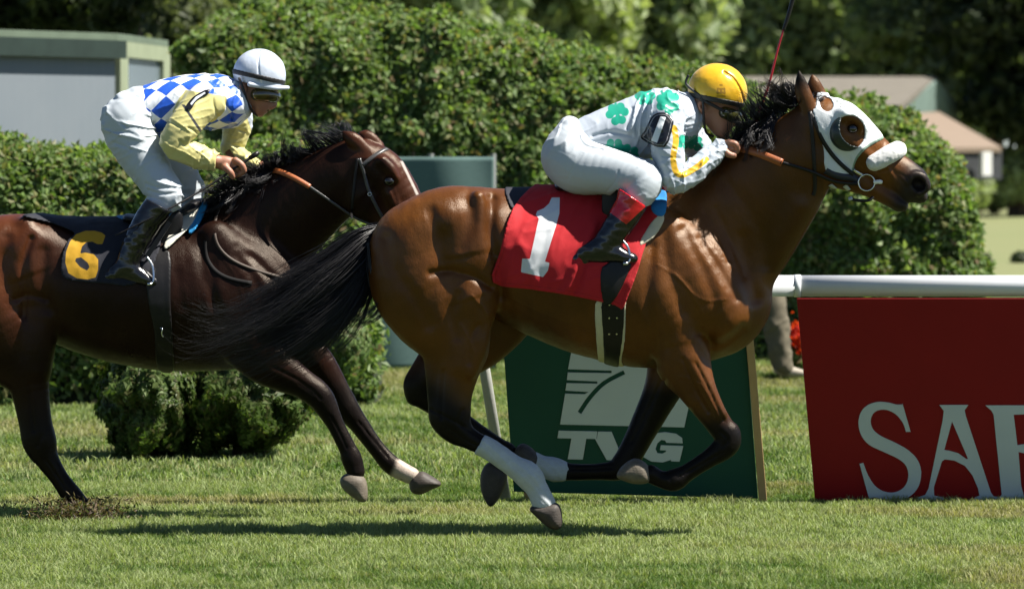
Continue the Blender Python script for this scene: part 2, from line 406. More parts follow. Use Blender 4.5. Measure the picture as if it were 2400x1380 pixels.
_n = N('white_bandage'); _w = _n.n('ShaderNodeTexWave', wave_type='BANDS', bands_direction='DIAGONAL'); _w.inputs['Scale'].default_value = 14; _w.inputs['Distortion'].default_value = 3; _n.l(_n.coord(), _w.inputs[0])
_n.set(Base_Color=_n.mix(_n.noise(26, 5, .7), (.34, .36, .36), (.50, .54, .57)), Roughness=.85, Specular_IOR_Level=.2); _n.bump(_n.math('ADD', _n.math('MULTIPLY', _w.outputs['Fac'], .8), _n.noise(150, 3)), .6, .004); BANDAGE = _n.m
WHITE_HAIR = simple('white_sock_hair', (.5, .44, .38), .7, .25, 40, .3)
EYE = simple('dark_eye', (.006, .005, .004), .06, .1, 10, 0, spec=.8)
LEATHER = simple('black_leather', (.009, .008, .008), .42, .3, 60, .25, spec=.28)
BROWN_LEATHER = simple('brown_rein_leather', (.30, .085, .022), .42, .25, 60, .3)
STEEL = simple('bright_steel', (.62, .62, .62), .22, .05, 30, 0, metal=1.0)
def lerp3(a, b, t): t = np.clip(t, 0, 1)[:, None]; return np.array(a) * (1 - t) + np.array(b) * t
def sstep(x, a, b): t = np.clip((x - a) / (b - a), 0, 1); return t * t * (3 - 2 * t)
def hoof(name, poly, yc, hw, mat, parent, Y0, h=.006):
    q = np.array([P(a[0], a[1], Y0 + yc) for a in poly])
    v = Vol((q[:, 0].min() - .03, Y0 + yc - hw - .03, q[:, 2].min() - .03), (q[:, 0].max() + .03, Y0 + yc + hw + .03, q[:, 2].max() + .03), h)
    d = v.poly2d(spline(poly, 4, True), Y0 + yc); Y = v.ax[1][None, :, None] - np.float32(Y0 + yc)
    a, b = np.broadcast_arrays(d + .012 * (Y / hw) ** 2 * 1.6, np.abs(Y) - hw); k = .028
    hh = np.maximum(k - np.abs(a - b), 0) / k; v.F = (np.maximum(a, b) + hh * hh * k / 4 - .003).astype(np.float32)
    V, F = v.mesh(2); return obj(name, V, F, mat, parent)
# ================================================================== front horse
HH = 0.006
Y1, HT1 = 0.0, -.14      # the head is carried a little towards the track side
def horse_one_field():
    v = Vol((*P(835, 0, -.45)[:1], -.46, P(0, 1215, -.2)[2]), (P(2200, 0, .45)[0], .44, P(0, 150, .4)[2]), HH)
    # trunk
    v.chain([(1120, 600, 120, 0, .95), (1200, 602, 142, 0, 1.0), (1300, 628, 170, 0, .95), (1400, 650, 186, 0, .9), (1500, 664, 196, 0, .80), (1590, 668, 190, 0, .70), (1660, 690, 150, 0, .74)], Y1, .05)
    v.chain([(960, 545, 50, 0, 2.2), (1030, 512, 66, 0, 2.0), (1100, 502, 64, 0, 1.7), (1200, 512, 62, 0, 1.3), (1300, 514, 66, 0, 1.2), (1400, 510, 64, 0, 1.0), (1500, 492, 52, 0, .8), (1580, 478, 48, 0, .7), (1650, 470, 60, 0, .6)], Y1, .08)
    for s in (-1, 1):
        v.chain([(915, 575, 40), (955, 545, 62), (1040, 530, 78), (1110, 530, 74), (1150, 550, 66)], Y1, .08, yo=s * .12)          # croup
        v.chain([(975, 600, 108, 0, .75), (983, 660, 116, 0, .72), (1012, 720, 104, 0, .7), (1052, 775, 84, 0, .7), (1078, 815, 66, 0, .72)], Y1, .05, yo=s * .135 + (0 if s < 0 else .01)) if s < 0 else \
            v.chain([(985, 600, 105, 0, .75), (1010, 660, 112, 0, .72), (1070, 715, 100, 0, .7), (1140, 750, 74, 0, .7)], Y1, .05, yo=.135)
        v.chain([(1120, 465, 16), (1132, 500, 20), (1128, 540, 18)], Y1, .05, yo=s * .215)                                        # point of the hip
        v.chain([(1545, 520, 40, 0, .8), (1600, 600, 58, 0, .8), (1655, 690, 70, 0, .8), (1690, 735, 56, 0, .8)], Y1, .05, yo=s * .165)  # shoulder
        v.chain([(1540, 690, 74, 0, .8), (1580, 765, 62, 0, .8)], Y1, .05, yo=s * .165)                                           # triceps
        v.ell(1694, 720, 60, 90, s * .11, .11, -8, Y1, .05)                                                                       # breast
    v.chain([(1095, 590, 92, 0, .7), (1106, 650, 78, 0, .62), (1110, 700, 50, 0, .7)], Y1, .04, yo=-.165)                         # near thigh front, stifle
    v.chain([(1102, 695, 54), (1114, 732, 42)], Y1, .05, yo=-.18)
    v.chain([(1108, 735, 46), (1100, 795, 46), (1085, 850, 40)], Y1, .03, yo=-.165)
    v.chain([(1128, 768, 18), (1122, 810, 20), (1100, 870, 18)], Y1, .02, yo=-.20)
    # near hind leg
    v.chain([(1076, 800, 66, 0, .7), (1072, 865, 52, 0, .72), (1062, 925, 44, 0, .75), (1056, 975, 46, 0, .72), (1070, 1005, 36, 0, .75), (1098, 1026, 25, 0, .85), (1150, 1054, 22, 0, .85), (1205, 1092, 22, 0, .85), (1238, 1114, 28, 0, .85), (1257, 1143, 22, 0, .9), (1272, 1172, 24, 0, .95)], Y1, .02, yo=-.15)
    v.chain([(1018, 830, 26), (1016, 890, 17), (1018, 945, 15), (1024, 985, 17), (1050, 1005, 20)], Y1, .02, yo=-.145)
    # far hind leg, further forward at the stifle
    v.chain([(1150, 715, 92, 0, .7), (1185, 745, 66, 0, .7), (1120, 805, 64, 0, .7), (1045, 850, 54, 0, .72), (1003, 885, 44, 0, .72), (988, 912, 38, 0, .75), (1010, 938, 30, 0, .8), (1060, 972, 24, 0, .85), (1120, 1015, 22, 0, .85), (1168, 1047, 22, 0, .85), (1188, 1066, 27, 0, .85), (1172, 1092, 23, 0, .9)], Y1, .02, yo=.15)
    v.chain([(1000, 835, 20), (975, 872, 15), (962, 898, 15), (970, 930, 18)], Y1, .02, yo=.15)
    # near foreleg
    v.chain([(1590, 800, 76, 0, .75), (1602, 850, 64, 0, .75), (1628, 900, 47, 0, .8), (1656, 950, 37, 0, .82), (1690, 1000, 30, 0, .9), (1705, 1020, 32, 0, .85), (1700, 1045, 29, 0, .85), (1662, 1074, 21, 0, .85), (1612, 1106, 20, 0, .85), (1580, 1124, 26, 0, .85), (1550, 1122, 20, 0, .9), (1526, 1110, 21, 0, .95)], Y1, .02, yo=-.145)
    v.chain([(1612, 840, 34), (1650, 905, 24), (1688, 970, 15)], Y1, .02, yo=-.185)      # forearm extensor
    v.chain([(1575, 830, 30), (1592, 880, 26), (1622, 940, 16)], Y1, .02, yo=-.175)
    # far foreleg
    v.chain([(1590, 800, 80, 0, .75), (1570, 868, 54, 0, .75), (1545, 930, 42, 0, .8), (1510, 1000, 35, 0, .82), (1480, 1058, 31, 0, .9), (1464, 1086, 31, 0, .85), (1444, 1101, 25, 0, .85), (1400, 1105, 20, 0, .85), (1340, 1105, 20, 0, .85), (1302, 1100, 26, 0, .85), (1270, 1090, 20, 0, .9), (1244, 1078, 21, 0, .95)], Y1, .02, yo=.14)
    # neck
    v.chain([(1640, 590, 155, 0, .54), (1705, 545, 150, -.02, .45), (1780, 464, 132, -.07, .39), (1840, 402, 110, -.115, .40), (1884, 348, 92, -.135, .5)], Y1, .05)
    v.chain([(1720, 700, 40), (1800, 600, 40, -.05), (1870, 480, 36, -.12)], Y1, .05)                # windpipe side
    # head
    v.chain([(1918, 292, 64, 0, .78), (1962, 306, 68, 0, .84), (2012, 346, 60, 0, .8), (2070, 388, 47, 0, .72), (2112, 412, 43, 0, .74), (2134, 426, 41, 0, .78)], Y1, .03, yo=HT1)
    v.chain([(1938, 368, 68, 0, .62), (1985, 398, 48, 0, .62), (2045, 440, 26, 0, .8), (2086, 466, 19, 0, 1.1), (2104, 478, 17, 0, 1.3), (2114, 482, 14, 0, 1.5)], Y1, .02, yo=HT1)
    v.chain([(2126, 452, 20, 0, 1.2), (2150, 456, 20, 0, 1.2), (2160, 462, 14, 0, 1.4)], Y1, .015, yo=HT1)                # lips
    for s in (-1, 1):
        v.chain([(1975, 268, 16), (2008, 282, 14), (2018, 300, 10)], Y1, .025, yo=s * .088 + HT1)   # brow
        v.chain([(2005, 340, 10), (2060, 385, 8)], Y1, .025, yo=s * .075 + HT1)                     # cheek bone
        v.ell(1998, 300, 17, 13, s * .112 + HT1, .02, -25, Y1, .012, 'sub')
        v.chain([(2132, 424, 10), (2142, 411, 11), (2162, 416, 11), (2171, 438, 10), (2154, 453, 9)], Y1, .010, yo=s * .048 + HT1)  # nostril rim
        v.ell(2153, 433, 17, 14, s * .062 + HT1, .036, -35, Y1, .008, 'sub')
        # ears
        tip, base = ((1872, 166), (1897, 258)) if s < 0 else ((1904, 176), (1925, 240))
        v.chain([(*base, 20, 0, .7), ((tip[0] * .45 + base[0] * .55) - 4, (tip[1] * .45 + base[1] * .55), 19, 0, .7), ((tip[0] * .75 + base[0] * .25) - 2, (tip[1] * .75 + base[1] * .25), 12, 0, .7), (*tip, 2, 0, .7)], Y1, .012, yo=s * .055 + HT1)
    v.chain([(2082, 458, 5), (2112, 466, 5), (2140, 476, 6), (2166, 482, 6)], Y1, .008, op='sub', yo=HT1 - .06)
    v.chain([(2082, 458, 5), (2112, 466, 5), (2140, 476, 6), (2166, 482, 6)], Y1, .008, op='sub', yo=HT1 + .06)
    # muscle lines
    for s in (-1, 1):
        G = lambda p, w, d: v.groove(p, w, d, Y1, s)
        G([(1010, 500), (1030, 560), (1040, 620), (1010, 690), (1000, 760)], .035, .011)
        G([(1150, 672), (1110, 648), (1060, 634), (1010, 640)], .016, .016)
        G([(905, 560), (925, 630), (975, 700), (1008, 760)], .028, .010)
        G([(1152, 470), (1148, 540), (1166, 620), (1176, 690)], .028, .022)
        G([(1075, 690), (1060, 740), (1070, 790)], .02, .010)
        G([(1120, 760), (1105, 790), (1100, 850)], .010, .007)
        G([(1100, 460), (1105, 520), (1085, 580)], .03, .008)
        G([(1600, 540), (1650, 640), (1676, 720), (1664, 810)], .026, .011)
        G([(1556, 540), (1566, 640), (1600, 730)], .026, .008)
        G([(1640, 560), (1690, 640), (1726, 700)], .018, .009)
        G([(1745, 560), (1752, 640), (1772, 700)], .03, .022)
        G([(1640, 780), (1690, 806), (1740, 770)], .02, .014)
        G([(1525, 580), (1518, 700), (1545, 800), (1540, 850)], .028, .016)
        G([(1630, 850), (1665, 920), (1695, 985)], .007, .007)
        G([(1600, 840), (1630, 910), (1660, 965)], .007, .008)
        G([(1680, 490), (1720, 580), (1745, 650)], .014, .009)
        G([(1655, 500), (1690, 560), (1712, 610)], .012, .007)
        G([(1700, 430), (1750, 480), (1790, 560), (1800, 620)], .03, .012)
        for k in range(7): G([(1195 + 40 * k, 700 + 14 * k), (1200 + 42 * k, 760 + 14 * k)], .016, .0028)
        for i in range(5): G([(1618 + 14 * i, 470 + 6 * i), (1640 + 15 * i, 530 + 7 * i), (1664 + 14 * i, 575 + 14 * i)], .006, .0022)
        for i in range(6): G([(1150 + 3 * i, 590 + 14 * i), (1172, 602 + 13 * i)], .005, .003)
        G([(1580, 640), (1640, 700), (1700, 700)], .005, -.003)
        G([(1540, 620), (1600, 660), (1650, 740)], .005, -.003)
        G([(1105, 690), (1140, 730), (1150, 765)], .005, -.003)
        G([(2060, 360), (2090, 410), (2100, 440)], .006, -.004)
        G([(2040, 400), (2075, 425), (2090, 450)], .005, -.003); G([(2105, 405), (2128, 420), (2136, 440)], .005, .004); G([(2010, 380), (2050, 400), (2080, 398)], .008, .004)
        G([(1694, 1060), (1640, 1091), (1590, 1119)], .0045, .006); G([(1688, 1010), (1706, 1030), (1694, 1046)], .006, .005); G([(1560, 890), (1520, 975), (1485, 1045)], .007, .006); G([(1440, 1106), (1380, 1110), (1320, 1109)], .0045, .006)
        G([(1040, 870), (1036, 930), (1034, 980)], .008, .010); G([(1050, 1000), (1090, 1030), (1120, 1046)], .005, .006); G([(1085, 960), (1075, 985), (1082, 1000)], .007, .006)
        G([(1010, 960), (1070, 990), (1150, 1040)], .0045, .005); G([(1565, 1108), (1572, 1128)], .006, .004)
        G([(1200, 700), (1300, 745), (1380, 770)], .004, -.0022); G([(1590, 880), (1640, 900), (1676, 960)], .0035, -.0025); G([(1080, 760), (1110, 820), (1112, 880)], .0035, -.0025)
        G([(2090, 395), (2125, 440)], .006, .004)
    v.displace(lambda p: .0022 * vnoise(p, 7, 1) + .0010 * vnoise(p, 26, 2))
    return v
hv1 = horse_one_field()
V, F = hv1.mesh(1); px, py = proj(V); yy = V[:, 1]
BAY, BAYPALE, BLACK = (.070, .0212, .0030), (.150, .052, .0068), (.007, .006, .006)
c = lerp3(BAY, BAYPALE, .5 + .5 * vnoise(V, 4, 5))  # deeper and paler bay mixed at random over the coat
c = c * (1 + .18 * vnoise(V, 14, 6))[:, None]
c = c * (1 - .35 * sstep(py, 700, 860) * (px > 1150) * (px < 1550))[:, None] if False else c
hind = (px < 1330) & (py > 780); hd = sstep(py - .75 * np.clip(px - 1040, -60, 90) + 12 * vnoise(V, 9, 14), 835, 950); c = np.where(hind[:, None], lerp3(c, BLACK, hd) if False else c * (1 - hd)[:, None] + np.array(BLACK) * hd[:, None], c)
ff = (px >= 1330) & (py > 780); w1 = np.where(yy < 0, sstep(py, 935, 1010), sstep(py, 870, 930)); c = np.where(ff[:, None], c * (1 - w1)[:, None] + np.array(BLACK) * w1[:, None], c)
mz = sstep(px + .45 * (py - 430), 2070, 2135) * (py > 320); c = c * (1 - mz)[:, None] + np.array((.020, .015, .014)) * mz[:, None]
er = sstep(-py, -228, -185) * (px > 1840) * (px < 1895); c = c * (1 - er)[:, None] + np.array(BLACK) * er[:, None]
buttock = sstep(-px, -900, -868) * (py > 640) * .0; crest = 0
neck_shade = sstep(px - (1690 + (py - 400) * -.0), 40, 120) * (py < 640) * (px < 1930) * .35; c = c * (1 - neck_shade)[:, None]  # coat darkened over the neck, shade put into the colour
horse1 = empty('racehorse', P(1350, 1258, Y1), 'bay racehorse in white hood and white noseband carrying the red number one cloth', 'horse', 'galloping racehorses')
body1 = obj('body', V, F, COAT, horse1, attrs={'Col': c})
body1['label'] = 'bright bay coat with black lower legs'
def eye_ball(px_, py_, Y0, yo, r, parent):
    v = Vol(np.array(P(px_, py_, Y0 + yo)) - .04, np.array(P(px_, py_, Y0 + yo)) + .04, .004); v.ell(px_, py_, r, r * .85, yo, M(r, Y0) * .9, 0, Y0)
    return obj('eye', *v.mesh(1), EYE, parent)
eye_ball(1998, 302, Y1, HT1 - .091, 13, horse1); eye_ball(1998, 302, Y1, HT1 + .091, 13, horse1)
hoof('hoof', [(1243, 1190), (1274, 1180), (1308, 1181), (1317, 1218), (1311, 1237), (1289, 1236), (1256, 1208)], -.15, .055, HOOF, horse1, Y1)
hoof('hoof', [(1150, 1083), (1180, 1100), (1187, 1122), (1178, 1150), (1156, 1182), (1143, 1180), (1128, 1145), (1130, 1105)], .15, .058, HOOF, horse1, Y1)
hoof('hoof', [(1518, 1092), (1522, 1126), (1490, 1132), (1456, 1122), (1447, 1112), (1462, 1090), (1490, 1075)], -.145, .055, HOOF_PALE, horse1, Y1)
hoof('hoof', [(1262, 1070), (1250, 1102), (1218, 1090), (1205, 1060), (1228, 1040)], .14, .055, HOOF, horse1, Y1)
def shell(vol, rows, Y0, yo, grow, name, mat, parent, planes=(), h=.006, noise=.0015, k=.01):
    """sleeve round a limb: chain rows a little thicker than the limb"""
    q = np.array([P(a[0], a[1], Y0 + yo) for a in rows]); R = max(M(a[2], Y0) for a in rows) + grow + .03
    v = Vol(q.min(0) - R, q.max(0) + R, h); v.chain(rows, Y0, k, yo=yo, grow=grow)
    for (ax, ay, bx, by) in planes:   # keep the left side of the directed picture line a -> b
        A, B = np.array(P(ax, ay, Y0 + yo)), np.array(P(bx, by, Y0 + yo)); d = B - A; nx, nz = -d[2], d[0]; L = math.hypot(nx, nz)
        X, Y, Z = v.ax[0][:, None, None], 0, v.ax[2][None, None, :]
        v.F = np.maximum(v.F, -(((X - A[0]) * nx + (Z - A[2]) * nz) / L)).astype(np.float32)
    v.displace(lambda p: noise * vnoise(p, 45, 3)); return obj(name, *v.mesh(1), mat, parent)
shell(None, [(1126, 1042, 23, 0, .88), (1150, 1054, 23, 0, .88), (1205, 1092, 24, 0, .88), (1238, 1114, 30, 0, .88), (1257, 1143, 24, 0, .9), (1274, 1178, 25, 0, .95)], Y1, -.15, .004, 'leg_bandage', BANDAGE, horse1, [(1138, 1014, 1112, 1060)])
shell(None, [(1314, 1103, 24, 0, .88), (1296, 1099, 27, 0, .88), (1270, 1090, 22, 0, .9), (1248, 1080, 22, 0, .95)], Y1, .14, .003, 'leg_bandage', BANDAGE, horse1)
# ================================================================== second horse
Y2, HT2 = 0.95, -.11
def horse_two_field():
    v = Vol((P(-200, 0, Y2 - .45)[0], Y2 - .44, P(0, 1245, Y2 - .2)[2]), (P(1040, 0, Y2 + .45)[0], Y2 + .44, P(0, 285, Y2 + .4)[2]), HH)
    v.chain([(60, 640, 112, 0, .95), (130, 655, 132, 0, 1.0), (220, 675, 155, 0, .97), (320, 690, 168, 0, .93), (420, 694, 176, 0, .86), (510, 690, 178, 0, .78), (580, 692, 164, 0, .74), (630, 700, 132, 0, .76)], Y2, .05)
    v.chain([(-110, 610, 44, 0, 2.0), (-50, 580, 62, 0, 2.0), (40, 570, 60, 0, 1.8), (120, 580, 58, 0, 1.4), (220, 592, 60, 0, 1.2), (320, 585, 62, 0, 1.05), (420, 555, 56, 0, .85), (500, 520, 46, 0, .7), (570, 510, 56, 0, .6)], Y2, .08)
    for s in (-1, 1):
        v.chain([(-90, 620, 40), (-40, 590, 62), (40, 582, 72), (90, 585, 66)], Y2, .08, yo=s * .12)
        if s < 0: v.chain([(-30, 660, 104, 0, .75), (-20, 720, 108, 0, .72), (10, 785, 92, 0, .7), (40, 840, 74, 0, .7)], Y2, .05, yo=-.135)
        else: v.chain([(-40, 660, 104, 0, .75), (-60, 720, 104, 0, .72), (-80, 790, 78, 0, .7)], Y2, .05, yo=.135)
        v.chain([(62, 525, 14), (72, 560, 18), (66, 590, 16)], Y2, .05, yo=s * .20)
        v.chain([(505, 560, 42, 0, .8), (560, 630, 56, 0, .8), (610, 700, 64, 0, .8), (640, 740, 52, 0, .8)], Y2, .05, yo=s * .16)
        v.chain([(520, 710, 70, 0, .8), (580, 790, 60, 0, .8)], Y2, .05, yo=s * .16)
        v.ell(644, 720, 56, 84, s * .105, .105, -6, Y2, .05)
    v.chain([(70, 640, 84, 0, .7), (88, 690, 70, 0, .62), (96, 735, 48, 0, .7)], Y2, .04, yo=-.16)
    v.chain([(95, 745, 44), (88, 800, 44), (84, 860, 38)], Y2, .03, yo=-.16)
    v.chain([(55, 850, 60, 0, .7), (74, 920, 42, 0, .75), (84, 985, 37, 0, .78), (92, 1032, 39, 0, .75), (108, 1072, 29, 0, .8), (138, 1118, 22, 0, .85), (168, 1160, 24, 0, .88), (190, 1184, 21, 0, .9), (208, 1198, 21, 0, .95)], Y2, .02, yo=-.15)
    v.chain([(40, 880, 22), (50, 950, 15), (62, 1010, 14), (70, 1042, 15), (90, 1066, 18)], Y2, .02, yo=-.145)
    v.chain([(-80, 770, 80, 0, .7), (-110, 840, 54, 0, .72), (-150, 910, 40, 0, .75), (-178, 960, 36, 0, .75), (-160, 1010, 25, 0, .85), (-135, 1070, 21, 0, .85), (-118, 1110, 26, 0, .85), (-100, 1140, 21, 0, .9)], Y2, .02, yo=.15)
    # near foreleg
    v.chain([(575, 790, 70, 0, .75), (615, 840, 56, 0, .78), (662, 872, 45, 0, .8), (708, 898, 34, 0, .85), (742, 922, 32, 0, .88), (762, 948, 28, 0, .88), (788, 998, 20, 0, .85), (814, 1050, 21, 0, .85), (824, 1074, 25, 0, .85), (834, 1104, 22, 0, .95)], Y2, .02, yo=-.14)
    # far foreleg
    v.chain([(650, 780, 62, 0, .75), (710, 815, 46, 0, .78), (755, 860, 37, 0, .8), (792, 918, 30, 0, .85), (815, 960, 29, 0, .88), (838, 990, 24, 0, .88), (876, 1042, 19, 0, .85), (912, 1084, 22, 0, .85), (935, 1100, 22, 0, .88), (964, 1114, 20, 0, .95)], Y2, .02, yo=.13)
    # neck
    v.chain([(560, 610, 140, 0, .54), (620, 545, 124, -.02, .46), (692, 490, 106, -.06, .40), (760, 442, 90, -.09, .42), (815, 412, 82, -.105, .5)], Y2, .05)
    # head
    v.chain([(848, 378, 52, 0, .8), (892, 404, 56, 0, .86), (932, 455, 50, 0, .82), (966, 515, 40, 0, .76), (992, 565, 36, 0, .8), (1002, 590, 33, 0, .86)], Y2, .03, yo=HT2)
    v.chain([(856, 452, 66, 0, .62), (895, 492, 46, 0, .62), (935, 545, 28, 0, .8), (970, 592, 20, 0, 1.1)], Y2, .02, yo=HT2)
    for s in (-1, 1):
        v.chain([(896, 378, 14), (915, 396, 13), (925, 415, 10)], Y2, .025, yo=s * .085 + HT2)
        v.chain([(915, 455, 10), (950, 520, 8)], Y2, .025, yo=s * .07 + HT2)
        v.ell(913, 425, 12, 15, s * .108 + HT2, .02, -10, Y2, .012, 'sub')
        tip, base = ((801, 308), (862, 362)) if s < 0 else ((842, 312), (884, 345))
        v.chain([(*base, 17, 0, .7), (tip[0] * .5 + base[0] * .5, tip[1] * .5 + base[1] * .5 - 3, 19, 0, .7), (tip[0] * .8 + base[0] * .2, tip[1] * .8 + base[1] * .2 - 1, 11, 0, .7), (*tip, 2, 0, .7)], Y2, .012, yo=s * .05 + HT2)
        G = lambda p, w, d: v.groove(p, w, d, Y2, s)
        G([(75, 560), (58, 620), (62, 680), (55, 740)], .018, .014); G([(20, 560), (10, 640), (30, 720)], .03, .010); G([(110, 700), (70, 690), (40, 700)], .014, .012); G([(470, 560), (480, 640), (510, 720)], .022, .009); G([(590, 600), (640, 650), (668, 700)], .02, .010); G([(420, 640), (430, 720)], .02, .004)
        G([(105, 590), (104, 660), (118, 720)], .03, .014)
        G([(555, 600), (600, 660), (620, 740), (605, 800)], .022, .009)
        G([(500, 620), (505, 700), (535, 780)], .022, .008)
        G([(650, 560), (690, 620), (690, 690)], .03, .012)
        G([(560, 580), (620, 640), (660, 690)], .02, .006)
        G([(915, 440), (930, 480), (925, 520)], .006, .004)
        G([(700, 900), (735, 925)], .006, .004)
        G([(775, 975), (796, 1015), (812, 1050)], .0045, .006); G([(835, 995), (870, 1040), (905, 1082)], .0045, .006); G([(735, 915), (752, 935)], .006, .005); G([(640, 860), (690, 885), (730, 912)], .007, .006); G([(105, 1075), (135, 1118), (165, 1160)], .0045, .006); G([(70, 900), (74, 960), (80, 1010)], .007, .008); G([(98, 1020), (88, 1045)], .006, .005)
        G([(520, 600), (560, 660), (580, 740)], .004, -.0025); G([(250, 760), (330, 790), (420, 800)], .004, -.0022)
    v.displace(lambda p: .0022 * vnoise(p, 7, 11) + .0010 * vnoise(p, 26, 12))
    return v
hv2 = horse_two_field()
V, F = hv2.mesh(1); px, py = proj(V); yy = V[:, 1] - Y2
DBAY, RBAY = (.017, .0065, .004), (.098, .027, .0075)
c = lerp3(DBAY, RBAY, np.maximum(sstep(-px, -190, 20) * sstep(-py, -860, -640), .42 * np.maximum(sstep(px + .3 * (py - 400), 885, 935), (py < 372) * sstep(px, 795, 830)) * (py < 700)))  # ear and front of the face reddened, sunlight put into the coat colour
c = c * (1 + .2 * vnoise(V, 12, 8))[:, None]
lo = (py > 780)
w2 = np.where(px < 330, sstep(py, 900, 1010) , sstep(py, 850, 930)) * lo; c = c * (1 - .85 * w2)[:, None] + np.array(BLACK) * (.85 * w2)[:, None]
blz = sstep(-np.abs((px - 962) - (py - 430) * .48 - 4), -4.5, -2) * (py > 378) * (py < 480) * (px > 900) * sstep(-np.abs(yy - HT2), -.062, -.045)
c = c * (1 - blz)[:, None] + np.array((.42, .38, .34)) * blz[:, None]
sock = (yy > 0) * (px > 880) * sstep(px * .9 + py * .44, 1307, 1322) * (py > 1040); sock = sock * (1 - .5 * (vnoise(V, 60, 4) > .5))
c = c * (1 - sock)[:, None] + np.array((.48, .40, .34)) * sock[:, None]
mz = sstep(py, 520, 580) * (px > 900) * (py < 680); c = c * (1 - .8 * mz)[:, None]
horse2 = empty('racehorse', P(330, 1215, Y2), 'dark bay racehorse with a thin white face stripe carrying the black and yellow number cloth', 'horse', 'galloping racehorses')
body2 = obj('body', V, F, COAT_DARK, horse2, attrs={'Col': c})
body2['label'] = 'dark brown coat redder over the rump'
eye_ball(912, 425, Y2, HT2 - .09, 13, horse2); eye_ball(912, 425, Y2, HT2 + .09, 13, horse2)
hoof('hoof', [(801, 1118), (826, 1108), (855, 1122), (860, 1165), (848, 1175), (822, 1160), (802, 1140)], -.14, .052, HOOF_PALE, horse2, Y2)
hoof('hoof', [(962, 1122), (985, 1106), (1004, 1112), (1033, 1133), (1010, 1146), (984, 1157), (964, 1150)], .13, .052, HOOF, horse2, Y2)
hoof('hoof', [(198, 1192), (218, 1186), (236, 1200), (250, 1216), (222, 1218), (196, 1208)], -.15, .05, HOOF, horse2, Y2)
hoof('hoof', [(-112, 1140), (-88, 1130), (-64, 1160), (-70, 1176), (-104, 1172)], .15, .05, HOOF, horse2, Y2)
# ================================================================== tails and manes
def hair_tube(name, guides, nper, rad, spread, mat, parent, wav=.012, m=16, depth_spread=None, seed=1, frizz=0.0, long_=.8):
    """guides: list of picture paths [(px,py,Yabs,spread)] with the same count; hairs are blends of neighbouring guides"""
    r = np.random.default_rng(seed); Gd = []
    for g in guides:
        q = spline(g, 6); i = np.linspace(0, len(q) - 1, m); q = np.stack([np.interp(i, np.arange(len(q)), q[:, k]) for k in range(q.shape[1])], 1)
        Gd.append(np.array([[*P(a[0], a[1], a[2]), a[3]] for a in q]))
    Gd = np.array(Gd); n = nper; ncl = max(12, n // 28); pk = r.integers(0, ncl, n); u = np.clip(r.random(ncl)[pk] + r.normal(size=n) * .018, 0, .9999) * (len(Gd) - 1); i0 = np.minimum(u.astype(int), max(0, len(Gd) - 2)); t = (u - i0)[:, None, None]
    A = Gd[i0]; B = Gd[np.minimum(i0 + 1, len(Gd) - 1)]; C = A * (1 - t) + B * t
    dsp = np.array([.5, depth_spread or .8, .5]); off = (r.normal(size=(ncl, 1, 3)) * dsp)[pk] * .8 + r.normal(size=(n, 1, 3)) * dsp * .35; off2 = (r.normal(size=(ncl, 1, 3)) * .45)[pk] + r.normal(size=(n, 1, 3)) * .10
    s = np.linspace(0, 1, m)[None, :, None]
    path = C[..., :3] + (off * (1 - s) + (off + off2) * s) * C[..., 3:4] * spread
    ph = (r.random((ncl, 1, 3)) * 6.28)[pk] + r.normal(size=(n, 1, 3)) * .4; fr = (2.5 + 3 * r.random((ncl, 1, 3)))[pk]
    path += np.sin(fr * s * 3 + ph) * wav * s * r.random((n, 1, 1))
    if frizz: path += np.cumsum(r.normal(size=path.shape) * frizz, axis=1) * s
    Ln = np.where(r.random(n) < long_, .78 + .22 * r.random(n), .50 + .26 * r.random(n))      # unequal lengths
    k = np.linspace(0, 1, m)[None] * Ln[:, None] * (m - 1); k0 = np.minimum(k.astype(int), m - 2); f = (k - k0)[..., None]
    idx = np.arange(n)[:, None]; path = path[idx, k0] * (1 - f) + path[idx, k0 + 1] * f
    V, F = strands(path, rad * (.6 + .8 * r.random(n)))
    return obj(name, V, F, mat, parent)
T = Y1 - .02
hair_tube('tail', [
    [(888, 532, T, .020), (850, 548, T, .05), (790, 590, T, .06), (720, 635, T - .03, .06), (640, 690, T - .05, .06), (540, 735, T - .06, .07), (452, 700, T - .08, .05)],
    [(888, 538, T, .025), (840, 566, T, .06), (770, 620, T, .08), (690, 680, T - .02, .09), (600, 735, T - .05, .09), (510, 765, T - .06, .09), (425, 735, T - .08, .06)],
    [(886, 545, T, .03), (836, 590, T, .07), (766, 655, T, .10), (690, 715, T - .02, .11), (600, 765, T - .04, .11), (510, 800, T - .06, .10), (415, 800, T - .08, .07)],
    [(884, 555, T, .03), (842, 615, T, .07), (780, 685, T, .10), (705, 745, T - .02, .11), (620, 790, T - .04, .10), (520, 825, T - .06, .09), (430, 850, T - .08, .06)],
    [(882, 562, T, .03), (856, 630, T, .05), (810, 700, T, .08), (740, 765, T - .02, .09), (660, 810, T - .04, .08), (570, 845, T - .06, .07), (470, 862, T - .08, .05)],
    [(880, 568, T, .02), (866, 640, T, .03), (838, 710, T, .05), (790, 765, T - .02, .06), (720, 805, T - .03, .05), (640, 830, T - .05, .05), (560, 850, T - .06, .04)]],
    3600, .0017, 1.0, HAIR, horse1, .035, 24, 1.0, 3, 0.0, .16)
tw = hair_tube('tail_wisp', [[(868, 560, T - .1, .02), (880, 640, T - .12, .02), (888, 700, T - .12, .02), (860, 735, T - .12, .03), (800, 760, T - .1, .03)],
                             [(860, 600, T - .1, .02), (862, 670, T - .12, .02), (905, 728, T - .12, .02), (870, 752, T - .12, .03), (810, 775, T - .1, .03)]], 70, .002, 1.0, HAIR, horse1, .012, 20, 1.0, 4)
